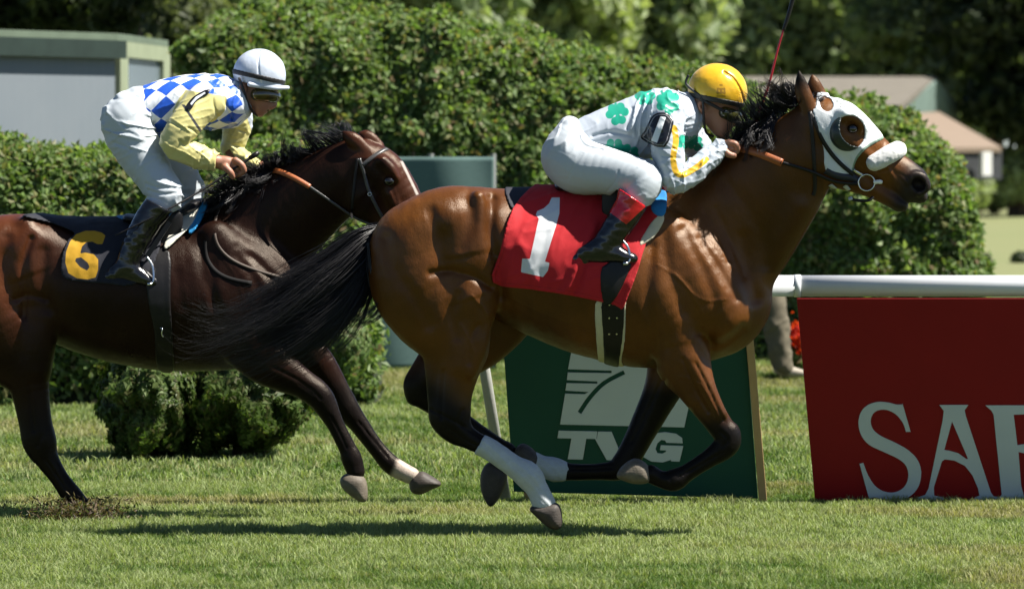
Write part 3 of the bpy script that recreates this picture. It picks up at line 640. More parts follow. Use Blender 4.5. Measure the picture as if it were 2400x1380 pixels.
tw.parent = [o for o in horse1.children if o.name.startswith('tail')][0]; tw.matrix_parent_inverse.identity()
# front horse: mane blown back and up
def tufts(name, roots, tips, n, rad, mat, parent, seed, sp0=.012, sp1=.05, wav=.02, m=10, droop=0.0, curl=.02):
    r = np.random.default_rng(seed); R = np.array([P(*a) for a in roots]); Tp = np.array([P(*a) for a in tips]); kcl = max(10, n // 14)
    cu = np.sort(r.random(kcl)); cj = r.normal(size=(kcl, 3)) * sp1                       # hairs gather into locks
    pick = r.integers(0, kcl, n); u = np.clip(cu[pick] + r.normal(size=n) * .012, 0, 1)
    x = u * (len(R) - 1); i = np.minimum(x.astype(int), len(R) - 2); f = (x - i)[:, None]
    a = R[i] * (1 - f) + R[i + 1] * f + r.normal(size=(n, 3)) * sp0
    b = Tp[i] * (1 - f) + Tp[i + 1] * f + cj[pick] + r.normal(size=(n, 3)) * sp1 * .17
    s = np.linspace(0, 1, m)[None, :, None]; bow = (r.normal(size=(kcl, 3)) * curl)[pick][:, None]
    path = a[:, None] * (1 - s) + b[:, None] * s + np.sin(s * 3.14) * bow
    path[..., 2] -= (droop * s[..., 0] ** 2); path += np.sin(s * 4 + (r.random((kcl, 1, 3)) * 6.28)[pick]) * wav * s * .25
    V, F = strands(path, rad * (.6 + .8 * r.random(n))); return obj(name, V, F, mat, parent)
mane1 = tufts('mane', [(1690, 382, .0), (1720, 352, -.02), (1750, 322, -.04), (1790, 290, -.07), (1830, 262, -.10), (1858, 245, -.12), (1880, 230, -.13)],
      [(1668, 392, -.08), (1704, 345, -.09), (1722, 288, -.10), (1748, 262, -.10), (1782, 226, -.12), (1806, 204, -.13), (1846, 196, -.14)], 1000, .0018, HAIR, horse1, 5, .012, .034, .02, 10, .0, .016)
mm = tufts('mane', [(1745, 330, -.07), (1775, 305, -.09), (1805, 285, -.12), (1835, 268, -.14)], [(1740, 372, -.16), (1752, 352, -.18), (1770, 330, -.19), (1800, 318, -.20)], 420, .0018, HAIR, horse1, 6, .014, .025, .02)
ms = tufts('mane', [(1770, 305, -.06), (1810, 275, -.09), (1850, 250, -.12)], [(1752, 245, -.08), (1800, 196, -.10), (1850, 190, -.13)], 90, .0015, HAIR, horse1, 16, .012, .06, .03, 12, .02, .06)
fl = tufts('forelock', [(1880, 228, HT1), (1896, 228, HT1), (1908, 232, HT1)], [(1870, 190, HT1 - .03), (1884, 240, HT1 - .07), (1900, 262, HT1 - .05)], 160, .0016, HAIR, horse1, 7, .01, .02)
mane2 = tufts('mane', [(490, 488, Y2), (540, 448, Y2), (600, 418, Y2 - .01), (650, 396, Y2 - .03), (710, 372, Y2 - .06), (770, 345, Y2 - .08), (835, 328, Y2 - .10)],
      [(470, 488, Y2 - .06), (505, 445, Y2 - .08), (560, 405, Y2 - .06), (650, 372, Y2 - .08), (680, 345, Y2 - .09), (705, 316, Y2 - .09), (775, 302, Y2 - .10)], 1500, .0019, HAIR, horse2, 8, .014, .03, .015)
mb = tufts('mane', [(500, 480, Y2 - .03), (560, 440, Y2 - .05), (620, 412, Y2 - .05), (670, 400, Y2 - .04)], [(478, 495, Y2 - .14), (530, 478, Y2 - .14), (580, 450, Y2 - .13), (640, 425, Y2 - .1)], 600, .0018, HAIR, horse2, 9, .014, .025, .02)
hair_tube('tail', [[(-100, 600, Y2, .03), (-180, 640, Y2, .07), (-300, 740, Y2, .1), (-430, 800, Y2, .1)], [(-104, 620, Y2, .03), (-170, 690, Y2, .07), (-270, 810, Y2, .1), (-380, 900, Y2, .1)]], 700, .0024, 1.0, HAIR, horse2, .02, 16, 1.0, 10)
# ================================================================== tack
def cover(vol, poly, Y0, off, name, mat, parent, masks=None, yside=None, holes=(), noise=None, smooth=1, zmin=None, closed_spline=3, yd=None):
    """cloth lying on a body: the body field grown by off, cut to a picture outline"""
    yd = Y0 - .22 if yd is None else yd
    q = np.array([P(a[0], a[1], yd) for a in poly]); m = .04
    sl = vol.sl((q[:, 0].min() - m, -9, q[:, 2].min() - m), (q[:, 0].max() + m, 99, q[:, 2].max() + m))
    v = vol.like(vol.F[sl] - np.float32(off)); v.ax = [vol.ax[i][sl[i]] for i in range(3)]; v.lo = np.array([a[0] for a in v.ax], float)
    if noise: v.displace(noise)
    pd = v.poly2d(spline(poly, closed_spline, True), yd)
    for hpoly in holes: pd = np.maximum(pd, -v.poly2d(spline(hpoly, 4, True), yd))
    inner = -(vol.F[sl] + np.float32(.012))              # hollow: follow the body a little under its skin
    v.F = np.maximum(np.maximum(v.F, pd), inner)
    if yside is not None: v.F = np.maximum(v.F, (v.ax[1] - np.float32(Y0 + yside))[None, :, None])
    V, F = v.mesh(smooth); at = {}
    px, py = proj(V)
    for k, f in (masks or {}).items(): at[k] = (f(V, px, py) if callable(f) else polysd(px, py, f)) * (CAMD + Y0) / FPX if not callable(f) else f(V, px, py)
    return obj(name, V, F, mat, parent, attrs=at)
def ellpoly(cx, cy, rx, ry, rot=0, n=18):
    a = np.linspace(0, 2 * math.pi, n, endpoint=False); r = math.radians(rot); x, y = np.cos(a) * rx, np.sin(a) * ry
    return np.stack([cx + x * math.cos(r) + y * math.sin(r), cy - x * math.sin(r) + y * math.cos(r)], 1)
def cloth_material(name, base, marks, rough=.7, weave=420, var=.1, spec=.3, bumps=.25, trans=0):
    n = N(name); c = n.mix(n.noise(12), tuple(v * (1 - var) for v in base), tuple(min(1, v * (1 + var)) for v in base))
    for k, col in marks: c = n.mix(n.inside(k), c, col)
    n.set(Base_Color=c, Roughness=rough, Specular_IOR_Level=spec, Sheen_Weight=.05)
    n.bump(n.math('ADD', n.noise(weave, 2), n.math('MULTIPLY', n.noise(22, 3, .5, n.coord((1, 1, .5))), 1.2)), bumps, .004); return n.m
body1.data.update(); bpy.context.view_layer.update()
S1, S2 = Surf(body1), Surf(body2)
# ---- front horse: pad, number cloth, saddle
saddle1 = empty('saddle', P(1400, 445, Y1), 'small black racing saddle with steel stirrup under the rider in white and green', 'saddle', 'racing saddles')
cover(hv1, [(1186, 436), (1240, 430), (1420, 425), (1420, 470), (1262, 492), (1206, 492), (1190, 470)], Y1, .008, 'pad', simple('navy_pad', (.012, .013, .020), .8), saddle1, zmin=0)
NUM1 = [(1293, 463), (1312, 463), (1311, 500), (1303, 530), (1277, 613), (1288, 616), (1284, 634), (1273, 649), (1221, 638), (1224, 606), (1242, 607), (1263, 512), (1256, 504), (1259, 495), (1275, 488), (1287, 477)]
redm = cloth_material('red_number_cloth', (.42, .009, .014), [('edge', (.30, .006, .009)), ('num', (.60, .61, .62))], .75)
POLY1 = [(1262, 428), (1320, 424), (1480, 424), (1562, 440), (1545, 505), (1512, 575), (1493, 635), (1472, 690), (1458, 724), (1444, 716), (1412, 707), (1330, 690), (1240, 677), (1155, 662), (1172, 590), (1201, 490)]
folds1 = lambda p: -.013 * np.exp(-((proj(p)[0] - (1395 - .42 * (proj(p)[1] - 520))) / 11) ** 2) * sstep(proj(p)[1], 490, 560) + .009 * np.exp(-((proj(p)[0] - (1412 - .40 * (proj(p)[1] - 520))) / 9) ** 2) * sstep(proj(p)[1], 490, 560) - .007 * np.exp(-((proj(p)[0] - 1215 - .4 * (proj(p)[1] - 560)) / 12) ** 2) * sstep(proj(p)[1], 520, 600) + .004 * vnoise(p * np.array([1, 1, .45]), 13, 21) - .004 * creases(p, 70, 16, 5, 26) - .003 * creases(p, 20, 22, 7, 27)
cloth1 = tag(cover(hv1, POLY1, Y1, .015, 'saddle_cloth', redm, None, {'num': NUM1, 'edge': lambda V, px, py: .004 - np.abs(np.abs(polysd(px, py, spline(POLY1, 3, True))) - 7) * .0018 * 0 - .004 + (np.abs(np.abs(polysd(px, py, spline(POLY1, 3, True))) - 8) - 1.2) * .0018}, noise=folds1),
             'bright red saddle cloth with a white number one', 'saddle cloth', 'saddle cloths')
cover(hv1, [(1394, 712), (1414, 700), (1464, 655), (1466, 720), (1464, 800), (1458, 850), (1474, 872), (1466, 886), (1410, 876), (1404, 850), (1398, 800)], Y1, .006, 'girth_pad', simple('cream_pad', (.50, .45, .30), .8), saddle1)
cover(hv1, [(1410, 624), (1478, 606), (1466, 650), (1446, 690), (1428, 712), (1412, 704)], Y1, .024, 'girth_strap', LEATHER, saddle1, yside=-.05)
gs = cover(hv1, [(1412, 690), (1466, 640), (1464, 700), (1460, 780), (1452, 860), (1456, 884), (1424, 880), (1418, 855), (1413, 780)], Y1, .011, 'girth', LEATHER, saddle1)
for a in ((1428, 742), (1446, 742), (1428, 778), (1446, 778), (1428, 712)):
    h, nr = S1.hit(*a, .013); mbx = MB().add(*tube_arrays([h - nr * .002, h + nr * .002], .004, 8)); mbx.build('buckle_stud', STEEL, gs)
cover(hv1, [(1545, 498), (1556, 505), (1554, 522), (1532, 556), (1498, 576), (1508, 548)], Y1, .018, 'saddle_pad_roll', simple('cream_foam', (.52, .47, .35), .8), saddle1, yside=-.02)
cover(hv1, [(1535, 452), (1564, 450), (1560, 498), (1546, 508), (1526, 492)], Y1, .022, 'towel', simple('blue_towel', (.012, .17, .42), .85, .2, 60, .5), saddle1, yside=-.02)
v = Vol(np.array(P(1290, 500, -.25)) - .05, np.array(P(1580, 400, .25)) + .05, .007)
v.chain([(1310, 438, 12, 0, 7), (1360, 446, 10, 0, 9), (1440, 442, 10, 0, 9), (1520, 428, 14, 0, 5), (1548, 424, 10, 0, 3)], Y1, .02)
for s in (-1, 1): v.chain([(1440, 450, 30, 0, .3), (1440, 490, 30, 0, .3)], Y1, .02, yo=s * .2)
obj('saddle_seat', *v.mesh(1), LEATHER, saddle1)
def stirrup(parent, top, foot, Y0, yo, w, h):
    a = np.array(P(*top, Y0 + yo)); b = np.array(P(*foot, Y0 + yo)); t = np.linspace(0, 1, 8)[:, None]
    mb = MB().add(*ribbon(a * (1 - t) + (b + [0, 0, h]) * t, np.tile([0, -1., .2], (8, 1)), .022, .005)); mb.build('stirrup_leather', LEATHER, parent)
    p = [b + [-w * .02, 0, h], b + [w * .55, -.01, h * .62], b + [w * .62, -.02, h * .1], b + [w * .3, -.02, 0]]
    mb = MB(); q = spline(p, 6); mb.tube(q, .0055, 8)
    q2 = spline([b + [-w * .02, 0, h], b + [w * .40, .09, h * .62], b + [w * .46, .10, h * .1], b + [w * .3, .09, 0]], 6); mb.tube(q2, .0055, 8)
    mb.box(tuple(b + [w * .1, -.03, -.008]), tuple(b + [w * .5, .10, .003])); mb.build('stirrup_iron', STEEL, parent, True)
stirrup(saddle1, (1470, 470), (1458, 616), Y1, -.315, .05, .10)
# ---- hood and bridle of the front horse
hoodm = cloth_material('white_hood_cloth', (.60, .63, .64), [('trim', (.20, .28, .22)), ('navy', (.02, .035, .07)), ('mark', (.25, .27, .27))], .6, 300, .03)
def hood_trim(V, px, py):
    q = spline([(2072, 322), (2060, 330), (2028, 350), (2011, 370), (2004, 388), (1999, 412)], 6); d = np.full(len(px), 99.)
    for a, b in zip(q[:-1], q[1:]):
        e = b - a; t = np.clip(((px - a[0]) * e[0] + (py - a[1]) * e[1]) / (e @ e), 0, 1); d = np.minimum(d, np.hypot(px - a[0] - t * e[0], py - a[1] - t * e[1]))
    return (d - 5) / 540
def hood_mark(V, px, py):
    d = np.full(len(px), 99.)
    for x, y, r in ((1962, 238, 4.5), (1972, 243, 4), (1980, 249, 4.5), (1988, 254, 4), (1984, 244, 2.5), (1976, 236, 2.5), (1970, 250, 2)): d = np.minimum(d, np.hypot(px - x, py - y) - r)
    return d / 540
hood = cover(hv1, [(1919, 218), (1935, 216), (1970, 222), (2000, 240), (2046, 285), (2074, 322), (2058, 332), (2028, 351), (2011, 371), (2004, 388), (1999, 414), (1970, 410), (1935, 398), (1931, 352), (1912, 284), (1905, 258), (1912, 252)], Y1, .006, 'hood', hoodm, horse1,
      {'trim': hood_trim, 'mark': hood_mark, 'navy': lambda V, px, py: (398 + (px - 1935) * .22 - py) / 540}, holes=[ellpoly(1938, 244, 15, 18, 20), ellpoly(1990, 311, 37, 40)], yd=Y1 + HT1 - .09, noise=lambda p: .0016 * vnoise(p, 24, 28) - .003 * creases(p, -50, 30, 8, 29))
v = Vol(np.array(P(1989, 312, HT1 - .13)) - .11, np.array(P(1989, 312, HT1 - .13)) + .11, .004)
cup = S1.hit(1985, 312, .0)[0]
v.ell(1986, 312, 42, 43, cup.y - Y1, .05, 0, Y1); v.ell(2000, 304, 37, 39, cup.y - Y1 - .01, .06, 0, Y1, .006, 'sub')
pd = v.poly2d([(1900, 255), (1962, 255), (1972, 285), (1974, 315), (1990, 340), (2040, 352), (2040, 380), (1900, 380)], cup.y); v.F = np.maximum(v.F, pd)
obj('eye_cup', *v.mesh(1), simple('dark_green_cup', (.010, .020, .018), .35), hood)
bridle1 = empty('bridle', P(1940, 400, Y1), parent := None) if False else None
def strap(S, pts, width, name, mat, parent, off=.008, **k): return MB().add(*S.ribbon(pts, width, off, **k)).build(name, mat, parent, True)
Sh = Surf(body1, hood)
br = strap(Sh, [(1897, 262), (1912, 290), (1926, 325), (1948, 360), (1974, 388), (2004, 412)], .018, 'bridle', LEATHER, horse1, .004)
strap(Sh, [(1898, 262), (1904, 320), (1908, 380), (1910, 440), (1905, 458)], .016, 'throat_strap', LEATHER, br, .005)
strap(Sh, [(1935, 400), (1965, 413), (1998, 416), (2010, 424)], .03, 'jaw_strap', simple('navy_strap', (.014, .017, .028), .6), br, .005)
strap(Sh, [(1946, 432), (1958, 440)], .02, 'buckle', simple('pale_keeper', (.45, .47, .43), .5), br, .006, relax=0); strap(Sh, [(1980, 434), (1990, 444)], .02, 'buckle', bpy.data.materials['pale_keeper'], br, .006, relax=0)
hb = Sh.hit(2030, 428, .008)[0]
MB().ring(hb + Vector((0, -.004, 0)), M(19), .0035, 1, 26, 8).build('bit_ring', STEEL, br, True)
MB().tube(spline([hb + Vector((.03, -.006, .0)), hb + Vector((.05, -.006, .004)), hb + Vector((.066, -.002, .002))], 4), [.009] * 5 + [.010] * 2 + [.008] * 2, 10).build('bit', simple('white_bit_wrap', (.75, .75, .72), .6), br, True)
strap(Sh, [(2024, 412), (2010, 404), (2000, 398)], .014, 'bridle_buckle', STEEL, br, .008)
mbc = MB(); q = [Sh.hit(a, b, .004, -.03)[0] for a, b in ((2020, 446), (2012, 462))] ; mbc.tube(spline([P(1992, 466, HT1 - .05), P(2010, 470, HT1 - .06), P(2034, 470, HT1 - .06), P(2046, 462, HT1 - .05)], 5), .007, 8); mbc.build('chin_strap', LEATHER, br, True)
MB().tube([P(1989, 467, HT1 - .055), P(1998, 464, HT1 - .058)], .008, 8).build('strap_end', BANDAGE, br, True)
v = Vol(np.array(P(2078, 365, HT1)) - .17, np.array(P(2078, 365, HT1)) + .17, .004)
v.chain([(2050, 381, 20, -.084), (2066, 373, 21, -.082), (2086, 361, 22, -.072), (2100, 354, 21, -.045), (2104, 352, 21, 0), (2100, 354, 21, .045), (2086, 361, 21, .072), (2052, 380, 19, .084)], Y1, .01, yo=HT1)
v.displace(lambda p: .0012 * vnoise(p, 90, 31) + .0012 * vnoise(p, 230, 32))
nb = N('white_fleece'); nb.set(Base_Color=nb.mix(nb.noise(120), (.60, .60, .58), (.70, .70, .68)), Roughness=.95); nb.bump(nb.noise(420, 3), .7, .006)
obj('noseband', *v.mesh(0), nb.m, horse1)
# ---- second horse
saddle2 = empty('saddle', P(340, 520, Y2), 'black racing saddle with pale pad and blue towel under the rider in blue diamonds', 'saddle', 'racing saddles')
SIX = [[(247, 552), (238, 545), (222, 541), (200, 541), (178, 549), (164, 566), (155, 590), (153, 615), (160, 640), (180, 652), (205, 655), (224, 650), (230, 632), (230, 608), (220, 596), (200, 592), (188, 594), (192, 578), (202, 568), (216, 566), (228, 572), (240, 572)], [(178, 605), (190, 603), (206, 616), (210, 626), (204, 634), (188, 626), (176, 612)]]
def six(V, px, py): return np.maximum(polysd(px, py, SIX[0]), -polysd(px, py, SIX[1])) * (CAMD + Y2) / FPX
nm = cloth_material('navy_number_cloth', (.010, .011, .018), [('num', (.42, .23, .008))], .75)
POLY2 = [(50, 505), (110, 500), (180, 505), (270, 500), (345, 505), (372, 540), (374, 590), (350, 640), (310, 668), (255, 664), (180, 658), (148, 645), (147, 600), (160, 562), (172, 546), (120, 524)]
tag(cover(hv2, POLY2, Y2, .015, 'saddle_cloth', nm, None, {'num': six}, noise=lambda p: .003 * vnoise(p * np.array([1, 1, .35]), 16, 24) + .0015 * vnoise(p, 40, 25)), 'black saddle cloth with a yellow number six', 'saddle cloth', 'saddle cloths')
g2 = cover(hv2, [(345, 600), (398, 590), (402, 700), (406, 800), (402, 872), (366, 868), (364, 780), (350, 700)], Y2, .012, 'girth', LEATHER, saddle2)
cover(hv2, [(458, 468), (482, 470), (474, 505), (452, 545), (440, 540)], Y2, .020, 'towel', simple('bright_blue_towel', (.02, .26, .58), .85, .2, 60, .5), saddle2, yside=-.02)
cover(hv2, [(446, 478), (462, 486), (446, 528), (416, 560), (390, 584), (386, 570), (412, 520)], Y2, .026, 'saddle_pad_roll', simple('pale_foam', (.52, .50, .42), .8), saddle2, yside=-.02)
cover(hv2, [(262, 496), (312, 500), (312, 520), (290, 518), (266, 510)], Y2, .020, 'saddle_edge', simple('light_blue_edge', (.07, .22, .42), .7), saddle2)
v = Vol(np.array(P(230, 560, Y2 - .25)) - .05, np.array(P(500, 440, Y2 + .25)) + .05, .007)
v.chain([(300, 512, 12, 0, 7), (350, 516, 10, 0, 9), (410, 506, 10, 0, 9), (455, 482, 14, 0, 5), (470, 474, 10, 0, 3)], Y2, .02)
for s in (-1, 1): v.chain([(395, 520, 34, 0, .3), (385, 580, 32, 0, .3)], Y2, .02, yo=s * .185)
obj('saddle_seat', *v.mesh(1), LEATHER, saddle2)
stirrup(saddle2, (398, 520), (344, 664), Y2, -.30, .05, .12)
h, nr = S2.hit(378, 775, .02); MB().tube(spline([h + Vector((-.004, 0, .02)), h + Vector((.006, -.004, .016)), h + Vector((.002, -.002, -.004)), h + Vector((.01, 0, -.02))], 4), .003, 6).build('girth_buckle', STEEL, g2, True)
b2 = strap(S2, [(842, 372), (852, 400), (862, 440), (880, 480), (900, 516)], .015, 'bridle', simple('grey_bridle_leather', (.06, .058, .055), .35), horse2, .004)
strap(S2, [(850, 388), (874, 368), (900, 352), (908, 350)], .018, 'browband', bpy.data.materials['grey_bridle_leather'], b2, .004)
strap(S2, [(838, 372), (832, 420), (826, 480), (824, 512)], .013, 'throat_strap', LEATHER, b2, .004)
h = S2.hit(866, 455, .005)[0]; MB().ring(h, .008, .002, 1, 14, 6).build('bridle_buckle', STEEL, b2, True)
mg = strap(S2, [(530, 470), (508, 500), (502, 545), (512, 580), (545, 612), (600, 634), (665, 652)], .014, 'breast_strap', simple('brown_strap_leather', (.05, .035, .026), .6, spec=.25), horse2, .006, relax=10)
strap(S2, [(498, 500), (480, 560), (484, 610), (520, 650), (590, 664)], .02, 'breast_girth', simple('matte_black_leather', (.008, .007, .007), .75, spec=.15), horse2, .004, relax=10)
# ================================================================== riders
SKIN = N('tanned_skin'); SKIN.set(Base_Color=SKIN.mix(SKIN.noise(35), (.26, .115, .068), (.36, .17, .105)), Roughness=.5, Subsurface_Weight=.08); SKIN.bump(SKIN.noise(260), .25, .002); SKIN = SKIN.m
BOOT = simple('patent_boot_leather', (.008, .008, .009), .16, .2, 40, .15, spec=.6)
def pvol(x0, y0, x1, y1, Y0, ya, yb, h): return Vol((P(x0, 0, Y0)[0], Y0 + ya, P(0, y1, Y0)[2]), (P(x1, 0, Y0)[0], Y0 + yb, P(0, y0, Y0)[2]), h)
def chain_sd(V, rows, Y0, yo=0.0, grow=0.0):
    q = spline([(list(p) + [0, 1][len(p) - 3:])[:5] for p in rows], 5); d = np.full(len(V), 9.)
    Q = [(np.array(P(r[0], r[1], Y0 + yo + r[3])), M(r[2], Y0) + grow, r[4]) for r in q]
    for (a, ra, sa), (b, rb, sb) in zip(Q[:-1], Q[1:]):
        e = b - a; t = np.clip(((V - a) @ e) / (e @ e + 1e-12), 0, 1); o = V - a - t[:, None] * e; o[:, 1] /= (sa + sb) / 2
        d = np.minimum(d, np.linalg.norm(o, axis=1) - (ra + t * (rb - ra)))
    return d
def cut(v, ax, ay, bx, by, Y):
    A, B = np.array(P(ax, ay, Y)), np.array(P(bx, by, Y)); d = B - A; nx, nz = -d[2], d[0]; L = math.hypot(nx, nz)
    v.F = np.maximum(v.F, (-(((v.ax[0][:, None, None] - A[0]) * nx + (v.ax[2][None, None, :] - A[2]) * nz) / L)).astype(np.float32))
def wrinkle(amp, seed, axis_scale, fine=.5):
    return lambda p: amp * (1 - 2 * np.abs(vnoise(p * np.array(axis_scale), 1.0, seed))) + amp * fine * vnoise(p, 55, seed + 1)
def hand(v, wrist, palm, fingers, thumb, Y0, rp=13, rf=7.5, fist=None):
    if fist: v.ell(fist[0], fist[1], fist[3], fist[3], fist[2], .034, 0, Y0, .008)
    """wrist/palm rows, four finger rows and a thumb row of (px, py, yoff)"""
    v.chain([(*wrist[:2], rp * 1.0, wrist[2], .8), (*palm[0][:2], rp * 1.15, palm[0][2], .8), (*palm[1][:2], rp * .95, palm[1][2], .8)], Y0, .008)
    for i, f in enumerate(fingers): v.chain([(a[0], a[1], rf * (1.05 - .08 * j) * (.92 if i == 3 else 1), a[2]) for j, a in enumerate(f)], Y0, .004)
    v.chain([(a[0], a[1], rf * (1.15 - .1 * j), a[2]) for j, a in enumerate(thumb)], Y0, .005)
def head_face(v, Y0, dx, dy, cranium, jaw, nose, ear, brow, mouth, neck):
    v.chain(neck, Y0, .02); v.chain(cranium, Y0, .02); v.chain(jaw, Y0, .02); v.chain(nose, Y0, .012)
    for s in (-1, 1):
        v.ell(ear[0], ear[1], ear[2], ear[2] * 1.5, s * .078, .014, ear[3], Y0, .006); v.ell(ear[0] + 1, ear[1], ear[2] * .5, ear[2] * .8, s * .092, .010, ear[3], Y0, .005, 'sub')
        v.chain(brow, Y0, .012, yo=s * .03)
    v.chain(mouth, Y0, .004, 'sub')
# ---------------------------------------------------------------- rider of the front horse
R1 = empty('person', P(1400, 430, Y1), 'rider in white silks with green clovers and yellow helmet crouched on the front horse', 'person', 'jockeys')
t1_torso = [(1330, 378, 62, 0, 1.35), (1400, 330, 62, 0, 1.35), (1470, 306, 67, 0, 1.35), (1540, 286, 72, 0, 1.3), (1585, 275, 56, 0, 1.3)]
t1_arm = [(1560, 268, 46, .02, .95), (1560, 310, 42, -.02), (1568, 365, 36, -.05), (1578, 415, 31, -.06), (1590, 424, 28, -.055), (1625, 402, 28, -.03), (1660, 372, 25, 0), (1690, 348, 20, .035)]
t1_farm = [(1585, 275, 44, -.02, .95), (1610, 310, 38, 0), (1632, 340, 32, .02), (1640, 365, 29, .03), (1655, 372, 26, .01), (1690, 356, 22, -.02), (1712, 344, 19, -.05)]
v = pvol(1270, 140, 1780, 480, Y1, -.36, .34, .0045)
v.chain([(a[0], a[1], a[2] * .8, 0, a[4]) for a in t1_torso], Y1, .03)
v.chain([(a[0], a[1], a[2] * .75, a[3]) for a in t1_arm], Y1, .02, yo=-.185); v.chain([(a[0], a[1], a[2] * .75, a[3]) for a in t1_farm], Y1, .02, yo=.185)
for s in (-1, 1): v.chain([(1335, 385, 52, 0), (1420, 402, 40, -.07 * -s if s < 0 else .07), (1510, 422, 30, -.12 if s < 0 else .12)] if s > 0 else [(1335, 385, 52, 0), (1420, 402, 40, -.07), (1510, 422, 30, -.12)], Y1, .02, yo=s * .13)
head_face(v, Y1, 0, 0, [(1664, 212, 52, 0, .78), (1690, 216, 54, 0, .78)], [(1682, 256, 44, 0, .82), (1690, 288, 31, 0, .9), (1692, 312, 15, 0, 1.3), (1700, 318, 10, 0, 1.4)],
          [(1722, 262, 8), (1727, 280, 8, 0, 1.0), (1722, 287, 7, 0, 1.3)], (1645, 250, 10, 20), [(1708, 248, 12), (1722, 254, 10)], [(1722, 303, 2.5, -.04), (1716, 302, 2.5, 0), (1722, 303, 2.5, .04)], [(1592, 268, 34, 0, 1.1), (1630, 254, 30, 0, 1.1), (1664, 250, 30, 0, 1.0)])
hand(v, (1688, 350, -.15), [(1700, 346, -.15), (1711, 346, -.148)], [[(1709 + 2 * i, 334 + i, -.168 + .019 * i), (1724 + i, 338 + 2 * i, -.172 + .019 * i), (1729, 350 + i, -.168 + .019 * i), (1722, 359, -.160 + .018 * i), (1712, 358, -.155 + .017 * i)] for i in range(4)], [(1696, 352, -.178), (1708, 362, -.182), (1720, 365, -.176)], Y1, 15.5, 7.5, (1714, 349, -.145, 11))
hand(v, (1710, 342, .13), [(1726, 338, .12), (1738, 336, .11)], [[(1738, 330, .09 + .02 * i), (1750, 338, .085 + .02 * i), (1752, 352, .09 + .02 * i), (1740, 358, .09 + .02 * i)] for i in range(4)], [(1722, 344, .085), (1734, 354, .08), (1746, 352, .085)], Y1)
obj('body', *v.mesh(1), SKIN, R1)
# breeches
bm = simple('white_breeches', (.43, .47, .50), .62, .04, 50, .12, spec=.3)
v = pvol(1265, 270, 1570, 500, Y1, -.40, .40, .0045)
v.chain([(1336, 300, 26, 0, 3.0), (1326, 350, 46, 0, 2.2), (1338, 392, 50, 0, 2.0)], Y1, .05)
leg1 = [(1336, 368, 68, .02, .95), (1360, 390, 66, -.01, .95), (1425, 402, 55, -.065, .95), (1480, 416, 50, -.11, .95), (1508, 424, 44, -.135, .95), (1506, 440, 40, -.145), (1490, 468, 34, -.15), (1478, 486, 32, -.15)]
v.chain(leg1, Y1, .03, yo=-.13); v.chain([(a[0] + 6, a[1] - 4, a[2], -a[3], a[4] if len(a) > 4 else 1) for a in leg1], Y1, .03, yo=.13)
v.displace(lambda p: .0016 * vnoise(p, 14, 41) - .006 * creases(p, 60, 34, 8, 43) * sstep(-proj(p)[0], -1400, -1320) * sstep(-proj(p)[1], -400, -330) - .003 * creases(p, 25, 40, 9, 44) * sstep(proj(p)[0], 1450, 1510) - .0012 * creases(p, -15, 30, 5, 45))
for s in (-1, 1):
    v.groove([(1352, 300), (1360, 330), (1376, 345), (1410, 352)], .008, .008, Y1, s)
    v.groove([(1330, 420), (1350, 385), (1366, 360)], .004, .0025, Y1, s)
    v.groove([(1420, 450), (1440, 425), (1448, 400)], .004, .0025, Y1, s)
v.F = np.maximum(v.F, v.poly2d([(1240, 200), (1600, 200), (1600, 455), (1509, 486), (1446, 444), (1420, 470), (1240, 480)], Y1 - .28))
obj('breeches', *v.mesh(1), bm, R1)
# boots
def boots(Y0, calf, foot, yo, mat, parent, masks=None, cutl=None, heel=None):
    q = np.array([P(a[0], a[1], Y0 + yo) for a in calf + foot])
    v = Vol(q.min(0) - .10, q.max(0) + .10, .004); v.chain(calf, Y0, .02, yo=yo); v.chain(foot, Y0, .02, yo=yo)
    if heel: v.chain(heel, Y0, .006, yo=yo)
    v.displace(lambda p: .0022 * vnoise(p * np.array([30, 20, 60]), 1.0, 45))
    if cutl: cut(v, *cutl, Y0 + yo)
    V, F = v.mesh(1); px, py = proj(V); at = {k: polysd(px, py, pl) * (CAMD + Y0) / FPX for k, pl in (masks or {}).items()}
    return obj('boot', V, F, mat, parent, attrs=at)
nb = N('black_boot_red_cuff'); nb.set(Base_Color=nb.mix(nb.inside('cuff'), (.008, .008, .009), (.50, .010, .016)), Roughness=.17, Specular_IOR_Level=.6); nb.bump(nb.noise(30, 3), .12, .004)
calf1 = [(1488, 452, 39, 0, .9), (1478, 480, 36, 0, .9), (1455, 520, 34, 0, .9), (1428, 560, 32, 0, .85), (1412, 580, 28, 0, .85)]
foot1 = [(1368, 596, 19, 0, .9), (1395, 590, 27, 0, .8), (1430, 592, 26, 0, .9), (1466, 602, 17, 0, 1.3), (1482, 606, 13, 0, 1.4)]
cuff1 = [(1440, 425), (1520, 478), (1468, 526), (1405, 480)]
boots(Y1, calf1, foot1, -.30, nb.m, R1, {'cuff': cuff1}, (1509, 480, 1443, 436), [(1352, 606, 12), (1360, 612, 10), (1378, 612, 9)])
boots(Y1, calf1, foot1, .30, nb.m, R1, {'cuff': cuff1}, (1509, 480, 1443, 436), [(1352, 606, 12), (1360, 612, 10), (1378, 612, 9)])
